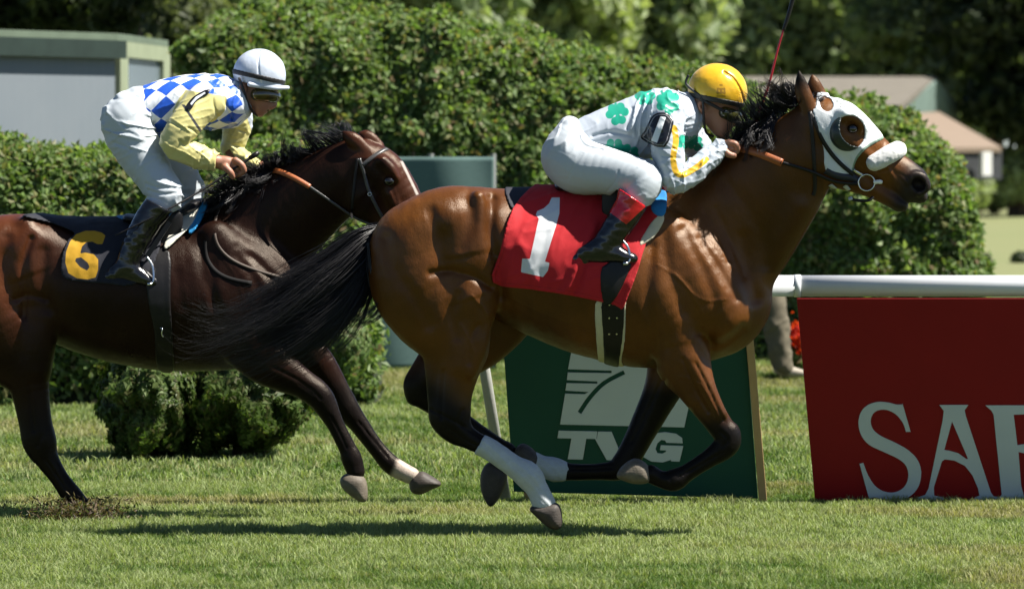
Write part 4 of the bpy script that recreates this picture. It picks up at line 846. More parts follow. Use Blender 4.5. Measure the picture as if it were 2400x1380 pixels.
# jersey
def clover(cx, cy, r, rot):
    def f(px, py):
        d = np.full(px.shape, 99.); 
        for k in range(3):
            a = math.radians(rot + 120 * k)
            for o in (-26, 26):
                b = a + math.radians(o); d = np.minimum(d, np.hypot(px - cx - math.cos(b) * r * .62, py - cy + math.sin(b) * r * .62) - r * .34)
            for q_ in (.1, .3, .5): d = np.minimum(d, np.hypot(px - cx - math.cos(a) * r * q_, py - cy + math.sin(a) * r * q_) - r * (.10 + .42 * q_))
        a = math.radians(rot + 60)
        for t in np.linspace(.1, .95, 7): d = np.minimum(d, np.hypot(px - cx - math.cos(a) * r * t, py - cy + math.sin(a) * r * t) - r * .10)
        return d
    return f
CL = [clover(1566, 240, 31, 62), clover(1447, 267, 29, 40), clover(1512, 224, 26, 90), clover(1440, 348, 26, 150), clover(1474, 362, 26, 130), clover(1602, 333, 18, 80), clover(1630, 336, 20, 70)]
v = pvol(1330, 190, 1720, 470, Y1, -.37, .36, .0045)
v.chain([(1372, 340, 56, 0, 1.5), *t1_torso[1:]], Y1, .03, grow=.006)
v.chain(t1_arm, Y1, .03, yo=-.185); v.chain(t1_farm, Y1, .03, yo=.185)
v.chain([(1596, 262, 40, 0, 1.2), (1612, 260, 34, 0, 1.15)], Y1, .02)
v.displace(lambda p: .0015 * vnoise(p, 13, 51) - .007 * creases(p, 78, 30, 6, 52) * (.15 + sstep(proj(p)[0], 1440, 1520)) - .004 * creases(p, 20, 30, 7, 53) * (.5 + .5 * (proj(p)[0] > 1540)) - .003 * creases(p, -30, 40, 9, 54) * (proj(p)[0] > 1550))
for s in (-1, 1):
    for g in ([(1525, 225), (1515, 280), (1525, 340)], [(1505, 240), (1492, 290), (1500, 335)], [(1482, 255), (1470, 300)], [(1390, 320), (1430, 310), (1480, 318)], [(1380, 335), (1420, 345), (1500, 375)]): v.groove(g, .008, .005, Y1, s)
    for g in ([(1580, 440), (1590, 415), (1600, 395)], [(1565, 430), (1590, 400)], [(1620, 415), (1640, 385)], [(1545, 345), (1585, 350)], [(1550, 365), (1590, 372)], [(1655, 395), (1662, 358)]): v.groove(g, .005, .004, Y1, s)
cut(v, 1338, 285, 1362, 380, Y1)
pd = v.poly2d([(1330, 200), (1660, 200), (1628, 232), (1640, 262), (1700, 325), (1706, 350), (1686, 384), (1620, 470), (1330, 470)], Y1 - .1); v.F = np.maximum(v.F, pd)
V, F = v.mesh(1); px, py = proj(V)
gr = np.min([f(px, py) for f in CL], axis=0) / 540
st = spline([(1580, 300), (1584, 330), (1578, 370), (1584, 402), (1600, 410), (1630, 394), (1655, 374)], 5); ds = np.full(len(V), 99.)
for a, b in zip(st[:-1], st[1:]):
    e = b - a; t = np.clip(((px - a[0]) * e[0] + (py - a[1]) * e[1]) / (e @ e), 0, 1); ds = np.minimum(ds, np.hypot(px - a[0] - t * e[0], py - a[1] - t * e[1]))
ds = (ds - 7) / 540; ds[V[:, 1] > -.16] = .1
jm = cloth_material('white_green_silk', (.43, .475, .53), [('clover', (.008, .31, .20)), ('stripe', (.66, .38, .012))], .42, 300, .03, .5, .15)
jersey1 = obj('jersey', V, F, jm, R1, attrs={'clover': gr, 'stripe': ds})
# arm number
AB = [(1526, 276), (1540, 265), (1562, 265), (1576, 278), (1578, 290), (1557, 346), (1504, 326), (1512, 306)]
am = cloth_material('black_arm_badge', (.006, .006, .008), [('rim', (.25, .25, .26)), ('bar', (.70, .74, .76))], .25, 300, .1, .5, .05)
ab = cover(v, AB, Y1, .007, 'arm_badge', am, R1, {'bar': [(1548, 273), (1561, 275), (1540, 335), (1526, 330)], 'rim': lambda V, px, py: (np.abs(polysd(px, py, spline(AB, 3, True)) + 5) - 1.0) / 540}, yside=-.02, yd=Y1 - .25)
# helmet
def helmet(Y0, c, rx, rz, ry, rot, cutline, mat, parent, peak=None, seams=(), band=None, bandmat=None, masks=None):
    v = Vol(np.array(P(c[0], c[1], Y0)) - .2, np.array(P(c[0], c[1], Y0)) + .2, .004)
    v.ell(c[0], c[1], rx, rz, 0, ry, rot, Y0); v.displace(lambda p: .0012 * vnoise(p, 25, 61) + .0005 * vnoise(p, 70, 62))
    for g, w_, d_ in seams:
        for s in (-1, 1): v.groove(g, w_, d_, Y0, s, ymax=-.2)
    cut(v, *cutline, Y0)
    if peak: v.chain(peak, Y0, .008)
    V, F = v.mesh(1); px, py = proj(V); o = obj('helmet', V, F, mat, parent, attrs={k: f(px, py) for k, f in (masks or {}).items()})
    if band:
        v2 = Vol(np.array(P(c[0], c[1], Y0)) - .2, np.array(P(c[0], c[1], Y0)) + .2, .004); v2.ell(c[0], c[1], rx + 1.5, rz + 1.5, 0, ry + .003, rot, Y0)
        pd = v2.poly2d(band, Y0); v2.F = np.maximum(v2.F, pd); obj('helmet_band', *v2.mesh(1), bandmat, o)
    return o
RUB = simple('black_elastic', (.012, .011, .011), .6)
def emblem(px, py): 
    d = np.full(px.shape, 99.)
    for x, y, a, b in ((1690, 218, 11, 2), (1690, 226, 11, 2), (1690, 209, 7, 2), (1682, 214, 2, 8), (1698, 214, 2, 8), (1690, 200, 4, 2), (1690, 214, 3, 3)): d = np.minimum(d, np.maximum(np.abs(px - x) - a, np.abs(py - y) - b))
    return d / 540
ym = N('yellow_helmet_silk'); yc = ym.mix(ym.inside('emblem'), (.66, .37, .010), (.34, .18, .006)); ym.set(Base_Color=yc, Roughness=.28, Specular_IOR_Level=.6, Sheen_Weight=.1); ym.bump(ym.noise(28, 4), .25, .006)
helmet(Y1, (1682, 214), 70, 65, .115, -12, (1600, 226, 1760, 258), ym.m, R1, None, [([(1700, 168), (1722, 184), (1738, 210), (1748, 240)], .004, .004)], [(1600, 214), (1760, 246), (1760, 258), (1600, 226)], RUB, {'emblem': emblem})
mb = MB().tube(spline([P(1614, 176, -.06), P(1608, 196, -.06), P(1626, 214, -.075), P(1644, 228, -.09), P(1648, 250, -.092), P(1650, 285, -.085), P(1656, 312, -.05), P(1672, 320, -.02)], 6), .0055, 8)
mb.build('chin_strap', RUB, R1, True)
gm = N('dark_goggles'); gm.set(Base_Color=gm.mix(gm.noise(20), (.010, .012, .008), (.05, .05, .012)), Roughness=.08, Specular_IOR_Level=.8)
v = Vol(np.array(P(1715, 272, 0)) - .13, np.array(P(1715, 272, 0)) + .13, .004)
v.chain([(1698, 264, 15, -.055), (1718, 272, 17, -.03), (1724, 274, 15, 0), (1718, 272, 17, .03), (1698, 264, 15, .055)], Y1, .01); obj('goggles', *v.mesh(1), gm.m, R1)
strp = MB().tube(spline([P(1640, 232, -.088), P(1665, 244, -.09), P(1698, 262, -.078)], 5), .008, 6).build('goggle_strap', RUB, R1, True)
# whip carried upright in the far hand
wp = empty('riding_whip', P(1742, 352, Y1 + .1), 'red riding whip held upright above the white hooded horse', 'whip', 'riding whips')
q = [P(1742, 356, Y1 + .1), P(1768, 290, Y1 + .09), P(1800, 205, Y1 + .08), P(1822, 120, Y1 + .07), P(1836, 70, Y1 + .065)]
MB().tube(spline(q, 5), np.linspace(.006, .0042, 21), 8).build('shaft', simple('red_whip_shaft', (.36, .010, .025), .35), wp, True)
MB().tube(spline([P(1836, 72, Y1 + .065), P(1848, 36, Y1 + .063), P(1866, -30, Y1 + .06)], 5), np.linspace(.007, .010, 11), 8).build('flap', LEATHER, wp, True)
MB().tube(spline([P(1728, 384, Y1 + .1), P(1742, 352, Y1 + .1), P(1752, 328, Y1 + .096)], 4), .009, 8).build('handle', LEATHER, wp, True)
rein = MB().add(*S1.ribbon([(1728, 350), (1752, 352), (1790, 364), (1834, 382)], .034, .012, relax=8, y=-.18)).build('rein', BROWN_LEATHER, horse1, True)
MB().add(*Sh.ribbon([(1830, 380), (1880, 394), (1920, 408), (1960, 426), (2016, 430)], .013, .012, relax=10, y=-.1)).build('rein_end', LEATHER, rein, True)
# ---------------------------------------------------------------- rider of the second horse
R2 = empty('person', P(330, 500, Y2), 'rider in blue and white diamonds with yellow sleeves and white helmet standing in the stirrups', 'person', 'jockeys')
t2_torso = [(296, 285, 58, 0, 1.4), (350, 262, 58, 0, 1.4), (410, 246, 62, 0, 1.4), (470, 240, 62, 0, 1.35), (520, 240, 58, 0, 1.3), (545, 242, 44, 0, 1.3)]
t2_arm = [(480, 236, 42, .02, .95), (458, 262, 40, -.01), (428, 300, 37, -.05), (408, 332, 33, -.06), (412, 344, 31, -.055), (446, 358, 29, -.03), (480, 371, 25, 0), (506, 378, 20, .02)]
t2_farm = [(540, 246, 42, 0, .95), (556, 280, 36, .02), (552, 320, 30, .03), (546, 350, 28, .03), (556, 366, 26, .02), (578, 382, 23, -.03), (602, 393, 19, -.07)]
v = pvol(225, 100, 700, 500, Y2, -.36, .36, .0045)
v.chain([(a[0], a[1], a[2] * .8, 0, a[4]) for a in t2_torso], Y2, .03)
v.chain([(a[0], a[1], a[2] * .75, a[3]) for a in t2_arm], Y2, .02, yo=-.185); v.chain([(a[0], a[1], a[2] * .75, a[3]) for a in t2_farm], Y2, .02, yo=.185)
v.chain([(300, 300, 40, 0), (346, 385, 27, -.05), (380, 450, 20, -.08)], Y2, .02, yo=-.12); v.chain([(310, 300, 40, 0), (390, 375, 26, .05), (434, 430, 20, .085)], Y2, .02, yo=.12)
head_face(v, Y2, 0, 0, [(600, 174, 48, 0, .8), (618, 178, 48, 0, .8)], [(606, 212, 40, 0, .82), (612, 238, 29, 0, .88), (608, 258, 16, 0, 1.2), (610, 264, 11, 0, 1.3)],
          [(634, 226, 7), (642, 244, 8, 0, 1.0), (636, 250, 7, 0, 1.3)], (569, 208, 9, 10), [(632, 210, 11), (640, 214, 9)], [(630, 260, 2.2, -.035), (626, 259, 2.2, 0), (630, 260, 2.2, .035)], [(540, 244, 32, 0, 1.1), (568, 228, 29, 0, 1.1), (592, 222, 28, 0, 1.0)])
hand(v, (508, 379, -.165), [(528, 383, -.16), (545, 384, -.155)], [[(552, 376 + 2 * i, -.175 + .022 * i), (566 - i, 386 + 3 * i, -.18 + .022 * i), (572 - 4 * i, 400 + 2 * i, -.175 + .02 * i), (562 - 4 * i, 409 + i, -.165 + .018 * i)] for i in range(4)], [(528, 392, -.185), (540, 404, -.188), (546, 414, -.18)], Y2, 15, 7.5, (554, 394, -.145, 11))
hand(v, (602, 394, .11), [(622, 394, .10), (640, 396, .09)], [[(644, 388 + i, .06 + .02 * i), (658, 394 + i, .055 + .02 * i), (668 - 3 * i, 404, .06 + .02 * i), (660 - 3 * i, 414, .065 + .02 * i)] for i in range(4)], [(618, 404, .065), (634, 414, .06), (648, 412, .06)], Y2, 14, 7.5)
obj('body', *v.mesh(1), SKIN, R2)
bm2 = simple('white_riding_breeches', (.43, .47, .50), .62, .04, 50, .12, spec=.3)
v = pvol(225, 195, 490, 510, Y2, -.40, .40, .0045)
v.chain([(330, 246, 44, 0, 1.8), (296, 276, 54, 0, 1.9)], Y2, .04)
v.chain([(300, 288, 58, .0, .95), (312, 330, 56, -.02, .95), (346, 390, 48, -.05, .95), (380, 440, 42, -.085, .95), (386, 462, 40, -.09), (372, 482, 32, -.095), (356, 498, 27, -.1)], Y2, .03, yo=-.125)
v.chain([(312, 288, 56, .0, .95), (345, 330, 52, .02, .95), (395, 382, 46, .05, .95), (432, 430, 41, .085, .95), (440, 452, 38, .09), (428, 480, 30, .095)], Y2, .03, yo=.125)
v.displace(lambda p: .0018 * vnoise(p, 13, 71) - .008 * creases(p, -18, 26, 7, 72) * (.25 + sstep(-proj(p)[1], -390, -300) + sstep(proj(p)[1], 410, 450)) - .004 * creases(p, 40, 34, 8, 73))
for s in (-1, 1):
    for g in ([(250, 270), (280, 285), (300, 300)], [(262, 310), (300, 310), (325, 320)], [(270, 335), (310, 350)], [(345, 430), (375, 440), (410, 440)], [(350, 445), (385, 455), (414, 452)], [(340, 460), (380, 468)]): v.groove(g, .006, .005, Y2, s)
v.F = np.maximum(v.F, v.poly2d([(200, 150), (520, 150), (520, 470), (432, 486), (400, 500), (388, 500), (330, 466), (200, 440)], Y2 - .22))
obj('breeches', *v.mesh(1), bm2, R2)
calf2 = [(372, 486, 34, 0, .9), (352, 510, 33, 0, .9), (326, 555, 31, 0, .9), (305, 600, 28, 0, .85), (298, 618, 26, 0, .85)]
foot2 = [(270, 640, 19, 0, .9), (292, 634, 25, 0, .8), (318, 642, 23, 0, .9), (346, 656, 16, 0, 1.2), (362, 662, 11, 0, 1.3)]
boots(Y2, calf2, foot2, -.285, BOOT, R2, None, (396, 492, 336, 462), [(255, 648, 12), (264, 656, 10), (282, 658, 9)])
boots(Y2, [(428, 482, 32, 0, .9), (412, 520, 31, 0, .9), (390, 570, 29, 0, .9), (372, 610, 27, 0, .85)], [(344, 640, 19), (366, 634, 25), (392, 642, 23), (420, 656, 16)], .285, BOOT, R2, None, (456, 476, 392, 470))
v = pvol(270, 150, 640, 430, Y2, -.37, .36, .0045)
v.chain([(312, 266, 50, 0, 1.5), *t2_torso[1:]], Y2, .03, grow=.006); v.chain(t2_arm, Y2, .025, yo=-.185); v.chain(t2_farm, Y2, .025, yo=.185)
v.chain([(545, 226, 36, 0, 1.15), (562, 224, 31, 0, 1.1)], Y2, .02)
v.displace(lambda p: .0015 * vnoise(p, 13, 81) - .005 * creases(p, 70, 28, 6, 82) * (.3 + sstep(proj(p)[0], 400, 520)) - .005 * creases(p, -35, 36, 8, 83) * sstep(proj(p)[1], 250, 320) - .003 * creases(p, 15, 30, 7, 84))
for s in (-1, 1):
    for g in ([(425, 330), (440, 345), (452, 330)], [(410, 360), (425, 340)], [(445, 300), (470, 315)], [(470, 385), (474, 358)], [(540, 300), (566, 310)], [(534, 340), (560, 345)], [(540, 195), (525, 230), (540, 280)], [(505, 200), (500, 240), (515, 290)], [(340, 300), (380, 280), (430, 300)]): v.groove(g, .006, .005, Y2, s)
pd = v.poly2d([(316, 190), (600, 150), (580, 215), (572, 228), (590, 258), (585, 300), (580, 360), (606, 376), (600, 412), (508, 402), (515, 366), (500, 420), (350, 420), (352, 322), (322, 300)], Y2 - .1)
pd = v.poly2d([(318, 198), (400, 150), (572, 150), (566, 210), (578, 236), (600, 262), (590, 345), (606, 376), (596, 420), (560, 420), (556, 385), (530, 350), (510, 366), (506, 400), (420, 400), (380, 340), (350, 314), (322, 270)], Y2 - .1); v.F = np.maximum(v.F, pd)
V, F = v.mesh(1); px, py = proj(V)
dt = chain_sd(V, t2_torso, Y2); sl = np.minimum(chain_sd(V, t2_arm, Y2, -.185), chain_sd(V, t2_farm, Y2, .185))
sleeve = np.maximum(sl - dt * .9 - .012, (218 - py + (px - 480) * .15) / 517)
cz = np.interp(px, [a[0] for a in t2_torso], [P(0, a[1], Y2)[2] for a in t2_torso]); th = np.arctan2(V[:, 2] - cz, -(V[:, 1] - Y2)); vv = th * .150; uu = V[:, 0] - .22 * V[:, 2]
pat = np.stack([uu / .104 + vv / .088, uu / .104 - vv / .088, np.zeros(len(V))], 1) + .5
n = N('blue_diamond_silk'); a = n.attr('pat', 'Vector'); ck = n.n('ShaderNodeTexChecker'); ck.inputs['Scale'].default_value = 1.0; n.l(a, ck.inputs[0])
c0 = n.mix(ck.outputs['Fac'], (.012, .085, .50), (.76, .79, .83)); c1 = n.mix(n.inside('sleeve'), c0, (.56, .51, .20)); c2 = n.mix(n.inside('collar'), c1, (.45, .50, .55)); c3 = n.mix(n.inside('band'), c2, (.05, .05, .055))
n.set(Base_Color=c3, Roughness=.42, Specular_IOR_Level=.5, Sheen_Weight=.05); n.bump(n.math('ADD', n.noise(300, 2), n.noise(22, 3)), .15, .004)
bandd = np.abs((px - 452) * .83 + (py - 296) * -.55) - 3.5; bandd = np.maximum(bandd / 517, sl - .02); bandd[(V[:, 1] > Y2 - .16)] = .1
bandd = np.where((np.abs(px - 455) < 60) & (np.abs(py - 290) < 45), np.maximum((np.abs((px - 440) * .83 - (py - 262) * -.0 - (py - 262) * .55) - 3) / 517, -.5), .1); bandd[V[:, 1] > Y2 - .17] = .1
collar = (556 + (py - 210) * .35 - px) / 517 * 1.0
obj('jersey', V, F, n.m, R2, attrs={'pat': pat, 'sleeve': sleeve, 'collar': collar, 'band': bandd})
cover(v, [(436, 250), (452, 228), (478, 212), (492, 210), (486, 222), (462, 236), (448, 258)], Y2, .007, 'arm_badge', cloth_material('black_arm_patch', (.008, .008, .010), [('bar', (.7, .74, .76))], .25, 300, .1, .5, .05), R2, {'bar': [(446, 243), (458, 228), (480, 216), (482, 219), (462, 232), (449, 247)]}, yside=-.05, yd=Y2 - .25)
wm = simple('white_helmet_silk', (.48, .53, .61), .35, .03, 20, .15, .004)
helmet(Y2, (608, 174), 62, 59, .108, -14, (540, 186, 680, 218), wm, R2, [(585, 198, 6, -.105), (640, 206, 6, -.07), (668, 206, 5, -.035), (674, 206, 5, 0), (668, 206, 5, .035), (640, 206, 6, .07), (585, 198, 6, .105)],
       [([(605, 118), (603, 150), (606, 195)], .003, .003)], [(540, 160), (680, 192), (680, 203), (540, 172)], RUB)
MB().tube(spline([P(560, 182, Y2 - .09), P(572, 215, Y2 - .09), P(580, 240, Y2 - .075), P(592, 262, Y2 - .04), P(604, 272, Y2 - .01)], 6), .006, 8).build('chin_strap', RUB, R2, True)
gm2 = N('clear_goggles'); gm2.set(Base_Color=gm2.mix(gm2.noise(26), (.008, .008, .006), (.10, .075, .012)), Roughness=.06, Specular_IOR_Level=.9)
v = Vol(np.array(P(628, 220, Y2)) - .13, np.array(P(628, 220, Y2)) + .13, .004)
v.chain([(602, 222, 15, -.062), (625, 222, 17, -.045), (640, 226, 16, -.02), (642, 228, 13, 0), (640, 226, 16, .02), (602, 222, 15, .062)], Y2, .01); obj('goggles', *v.mesh(1), gm2.m, R2)
wp = empty('riding_whip', P(548, 396, Y2 - .17), 'long black riding whip slanting down beside the rider in blue diamonds', 'whip', 'riding whips')
q = [P(605, 358, Y2 - .14), P(575, 378, Y2 - .16), P(530, 408, Y2 - .19), P(470, 448, Y2 - .24), P(380, 498, Y2 - .33), P(270, 552, Y2 - .36)]
MB().tube(spline(q, 5), np.linspace(.0075, .003, 26), 8).build('shaft', LEATHER, wp, True)
MB().tube([P(606, 357, Y2 - .14), P(598, 363, Y2 - .145), P(585, 371, Y2 - .152)], [.010, .012, .010], 10).build('handle', LEATHER, wp, True)
rp = [Vector(P(606, 406, Y2 + .04)), Vector(P(630, 404, Y2 - .02))] + [S2.hit(a, b, .016)[0] for a, b in ((652, 404), (690, 417), (728, 438))]
rein2 = MB().add(*ribbon(spline([tuple(q) for q in rp], 6), np.tile([0, -1., .25], (25, 1)), .024, .005)).build('rein', BROWN_LEATHER, horse2, True)
MB().add(*S2.ribbon([(724, 436), (760, 460), (802, 488), (850, 516), (900, 532)], .011, .012, relax=8)).build('rein_end', bpy.data.materials['grey_bridle_leather'], rein2, True)
# ================================================================== setting
def leaf_material(name, trans=.35, rough=.5):
    n = N(name); c = n.attr('Col'); n.t.nodes.remove(n.b)
    d = n.n('ShaderNodeBsdfPrincipled'); n.l(c, d.inputs['Base Color']); d.inputs['Roughness'].default_value = rough; d.inputs['Specular IOR Level'].default_value = .3
    tr = n.n('ShaderNodeBsdfTranslucent'); n.l(n.mix(1.0, c, (1.0, 1.1, .45), 'MULTIPLY'), tr.inputs[0]); m = n.n('ShaderNodeMixShader'); m.inputs[0].default_value = trans
    n.l(d.outputs[0], m.inputs[1]); n.l(tr.outputs[0], m.inputs[2]); n.l(m.outputs[0], n.out.inputs[0]); return n.m
LEAF = leaf_material('hedge_leaf', .52); GRASS = leaf_material('grass_blade', .42, .6)
def leaves(name, C, Nv, size, pal, mat, parent=None, seed=0, flat=.5, elong=1.7):
    r = np.random.default_rng(seed); n = len(C); d = Nv * flat + r.normal(size=(n, 3)) * .5; d /= np.linalg.norm(d, axis=1)[:, None] + 1e-9
    u = np.cross(d, r.normal(size=(n, 3))); u /= np.linalg.norm(u, axis=1)[:, None] + 1e-9; w_ = np.cross(d, u)
    s = (size * (.6 + .8 * r.random(n)))[:, None]; bend = d * s * .25
    V = np.stack([C - u * s * elong / 2, C + w_ * s / 2 - bend, C + u * s * elong / 2, C - w_ * s / 2 - bend], 1).reshape(-1, 3)
    F = np.arange(4 * n).reshape(n, 4); F = np.concatenate([F[:, (0, 1, 2)], F[:, (0, 2, 3)]])
    pal = np.array(pal) * .74; k = r.integers(0, len(pal), n); col = pal[k] * (.7 + .6 * r.random((n, 1)))
    return obj(name, V, F, mat, parent, False, {'Col': np.repeat(col, 4, 0)})
PAL_H = [(.205, .305, .085), (.26, .36, .12), (.14, .235, .06), (.32, .41, .17), (.28, .28, .115), (.22, .33, .12), (.165, .265, .07)] * 5 + [(.34, .25, .13)]
def hedge(name, prof, Yf, T, n, size, pal, parent, seed, lump=.13, ls=3.2, base_y=None):
    """clipped hedge: picture outline of its top gives the height along x; rounded in section, lumpy, covered with leaves"""
    r = np.random.default_rng(seed); Yc = Yf + T / 2; xs = np.array([P(a[0], a[1], Yf + .35)[0] for a in prof]); hs = np.array([P(a[0], a[1], Yf + .35)[2] for a in prof]); hs = np.maximum(hs, .05)
    def surf(x, th, inset=0):
        H = np.interp(x, xs, hs) - inset; e = .55
        y = -np.sign(np.cos(th)) * np.abs(np.cos(th)) ** e * (T / 2 - inset); z = H * np.abs(np.sin(th)) ** e
        p = np.stack([x, Yc + y, z], 1); nv = np.stack([np.zeros_like(x), -np.cos(th), np.sin(th)], 1)
        sl = np.gradient(np.interp(np.linspace(xs[0], xs[-1], 400), xs, hs), np.linspace(xs[0], xs[-1], 400)); s_ = np.interp(x, np.linspace(xs[0], xs[-1], 400), sl)
        nv[:, 0] = -np.clip(s_, -6, 6) * np.abs(np.sin(th)) ** 2 * .8; nv /= np.linalg.norm(nv, axis=1)[:, None] + 1e-9; return p, nv
    def bump(p): return lump * (vnoise(p, ls, seed) * .75 + .6 * vnoise(p, ls * 2.6, seed + 1) + .35 * vnoise(p, ls * 6, seed + 2))
    nx, nt = 160, 26; X, TH = np.meshgrid(np.linspace(xs[0], xs[-1], nx), np.linspace(0, math.pi, nt), indexing='ij')
    p, nv = surf(X.ravel(), TH.ravel(), .10); p = p + nv * bump(p)[:, None]
    i = np.arange(nx - 1)[:, None] * nt + np.arange(nt - 1)[None]; F = np.stack([i, i + nt, i + nt + 1, i + 1], -1).reshape(-1, 4)
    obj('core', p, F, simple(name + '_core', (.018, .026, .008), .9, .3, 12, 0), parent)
    x = xs[0] + (xs[-1] - xs[0]) * r.random(n); th = np.where(r.random(n) < .82, r.random(n) * 1.75, r.random(n) * math.pi)
    # spend more leaves where the outline is steep
    p, nv = surf(x, th); m_ = p[:, 2] > .02; p, nv = p[m_], nv[m_]
    b = bump(p); q = p + nv * b[:, None] + r.normal(size=p.shape) * .03
    tone = np.clip(.5 + b / lump * .3, .25, 1.2)
    o = leaves('foliage', q, nv, size, pal, LEAF, parent, seed); return o
def ground():
    n = N('mown_turf'); v = n.coord(); big = n.noise(.9, 4, .6, n.coord((.35, 1, 1))); sm = n.noise(14, 5, .7, n.coord((.5, 1, 1)))
    c = n.ramp(big, [(.30, (.060, .088, .028)), (.5, (.072, .098, .036)), (.66, (.105, .105, .052))]); c = n.mix(1.0, c, n.ramp(sm, [(.25, (.5, .5, .5)), (.75, (1.15, 1.15, 1.15))]), 'MULTIPLY')
    n.set(Base_Color=c, Roughness=.9, Specular_IOR_Level=.1); n.bump(n.noise(60, 3), .6, .03)
    g = obj('lawn', [(-150, -40, 0), (150, -40, 0), (150, 500, 0), (-150, 500, 0)], [(0, 1, 2, 3)], n.m); tag(g, kind='structure')
ground()
_n = N('dry_lawn'); _n.set(Base_Color=_n.mix(_n.noise(.35, 5, .6, _n.coord((.3, 1, 1))), (.13, .16, .065), (.19, .185, .10)), Roughness=.95, Specular_IOR_Level=.1)
tag(obj('far_lawn', [(-150, 38, .004), (150, 38, .004), (150, 500, .004), (-150, 500, .004)], [(0, 1, 2, 3)], _n.m), kind='structure')
def grass(name, y0, y1, n, hgt, wid, seed):
    r = np.random.default_rng(seed); d = CAMD + np.sqrt(r.random(n) * ((y1 + CAMD) ** 2 - (y0 + CAMD) ** 2) + (y0 + CAMD) ** 2) - CAMD
    y = d - CAMD; x = (r.random(n) * 2 - 1) * (d * 1750 / FPX); B = np.stack([x, y, np.zeros(n)], 1)
    pn = vnoise(B * np.array([.45, .9, 1]), 1.6, seed) ; p2 = vnoise(B * np.array([.5, 1.2, 1]), 5, seed + 1); p3 = vnoise(B, 14, seed + 2)
    h = hgt * (.55 + .7 * r.random(n)) * np.clip(1 + .55 * p2 + .55 * p3, .25, 2); a = r.random(n) * 6.283; lean = r.normal(size=(n, 2)) * .45
    wv = np.stack([np.cos(a), np.sin(a), np.zeros(n)], 1) * (wid * (.6 + .8 * r.random(n)))[:, None]
    mid = B + np.stack([lean[:, 0] * h * .35, lean[:, 1] * h * .35, h * .62], 1); tip = B + np.stack([lean[:, 0] * h, lean[:, 1] * h, h], 1)
    V = np.stack([B - wv, B + wv, mid + wv * .7, mid - wv * .7, tip], 1).reshape(-1, 3); i = np.arange(n)[:, None] * 5
    F = np.concatenate([i + [0, 1, 2], i + [0, 2, 3], i + [3, 2, 4]])
    green = np.array((.31, .375, .18)); deep = np.array((.105, .185, .042)); straw = np.array((.38, .34, .20))
    t = np.clip(.60 + 1.2 * p2 + .9 * p3 + 1.0 * vnoise(B * np.array([.35, 1, 1]), .9, seed + 5), 0, 1)[:, None]; c = deep * (1 - t) + green * t; s_ = np.clip((pn - .16) * 1.9 + .3 * p3, 0, .8) + (r.random(n) < .10) * .55; s_ = np.clip(s_, 0, .9)[:, None]
    c = c * (1 - s_) + straw * s_; c = c * (.75 + .5 * r.random((n, 1))) * np.array((.86, .86, .72))
    o = obj(name, V, F, GRASS, None, False, {'Col': np.repeat(c, 5, 0)}); tag(o, 'short sunlit turf of the racecourse with straw coloured patches', 'grass', kind='stuff')
grass('grass', -4.2, 3.2, 470000, .028, .0022, 101)
grass('grass', 3.2, 18, 260000, .030, .0042, 102)
# --- low clipped hedge on the left
lh = empty('low_hedge', P(400, 945, 11), 'low clipped hedge running behind the second horse at the left', 'hedge')
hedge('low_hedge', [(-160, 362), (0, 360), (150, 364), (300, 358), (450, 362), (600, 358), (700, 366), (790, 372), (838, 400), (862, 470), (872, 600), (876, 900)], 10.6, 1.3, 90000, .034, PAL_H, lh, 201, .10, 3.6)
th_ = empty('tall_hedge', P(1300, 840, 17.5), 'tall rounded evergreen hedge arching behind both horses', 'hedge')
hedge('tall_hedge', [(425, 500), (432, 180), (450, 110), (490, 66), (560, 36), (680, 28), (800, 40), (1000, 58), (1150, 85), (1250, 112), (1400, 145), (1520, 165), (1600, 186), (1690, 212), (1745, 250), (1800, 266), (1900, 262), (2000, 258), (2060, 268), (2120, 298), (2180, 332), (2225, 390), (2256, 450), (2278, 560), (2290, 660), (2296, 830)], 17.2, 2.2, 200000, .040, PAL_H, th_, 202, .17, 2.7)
def bush(parent, cx, cy, rx, ry, Yc, depth, n, size, pal, seed, lump=.2, name='foliage'):
    r = np.random.default_rng(seed); d = r.normal(size=(n, 3)); d /= np.linalg.norm(d, axis=1)[:, None]; d[:, 1] -= .25; d /= np.linalg.norm(d, axis=1)[:, None]; d /= (np.abs(d) ** 3).sum(1)[:, None] ** (1 / 3)
    c = np.array(P(cx, cy, Yc)); R = np.array([M(rx, Yc), depth, M(ry, Yc)]); mul = 1 + lump * (vnoise(d, 2.4, seed) + .7 * vnoise(d, 5.5, seed + 1)); p = c + d * R * (mul * (.80 + .25 * r.random(n)))[:, None]
    leaves(name, p, d, size, pal, LEAF, parent, seed)
    k = 14; u, w_ = np.meshgrid(np.linspace(0, 2 * math.pi, 24), np.linspace(0, math.pi, k), indexing='ij'); s = np.stack([np.cos(u) * np.sin(w_), np.sin(u) * np.sin(w_), np.cos(w_)], -1).reshape(-1, 3)
    V = c + s * R * .80 * (1 + lump * vnoise(s, 2.4, seed))[:, None]; i = np.arange(23)[:, None] * k + np.arange(k - 1)[None]; F = np.stack([i, i + 1, i + k + 1, i + k], -1).reshape(-1, 4)
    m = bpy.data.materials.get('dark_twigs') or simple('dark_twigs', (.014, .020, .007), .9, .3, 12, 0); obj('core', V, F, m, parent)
BARK = simple('bark', (.075, .050, .034), .9, .4, 14, .8, .03)
b1 = empty('clipped_shrub', P(340, 1072, 5.4), 'rounded clipped shrub on the grass below the belly of the second horse', 'shrub', 'clipped shrubs on the turf')
bush(b1, 345, 948, 92, 116, 5.4, .40, 24000, .024, [(.10, .17, .030), (.135, .21, .045), (.065, .115, .022), (.18, .25, .07), (.14, .15, .05)], 211, .34)
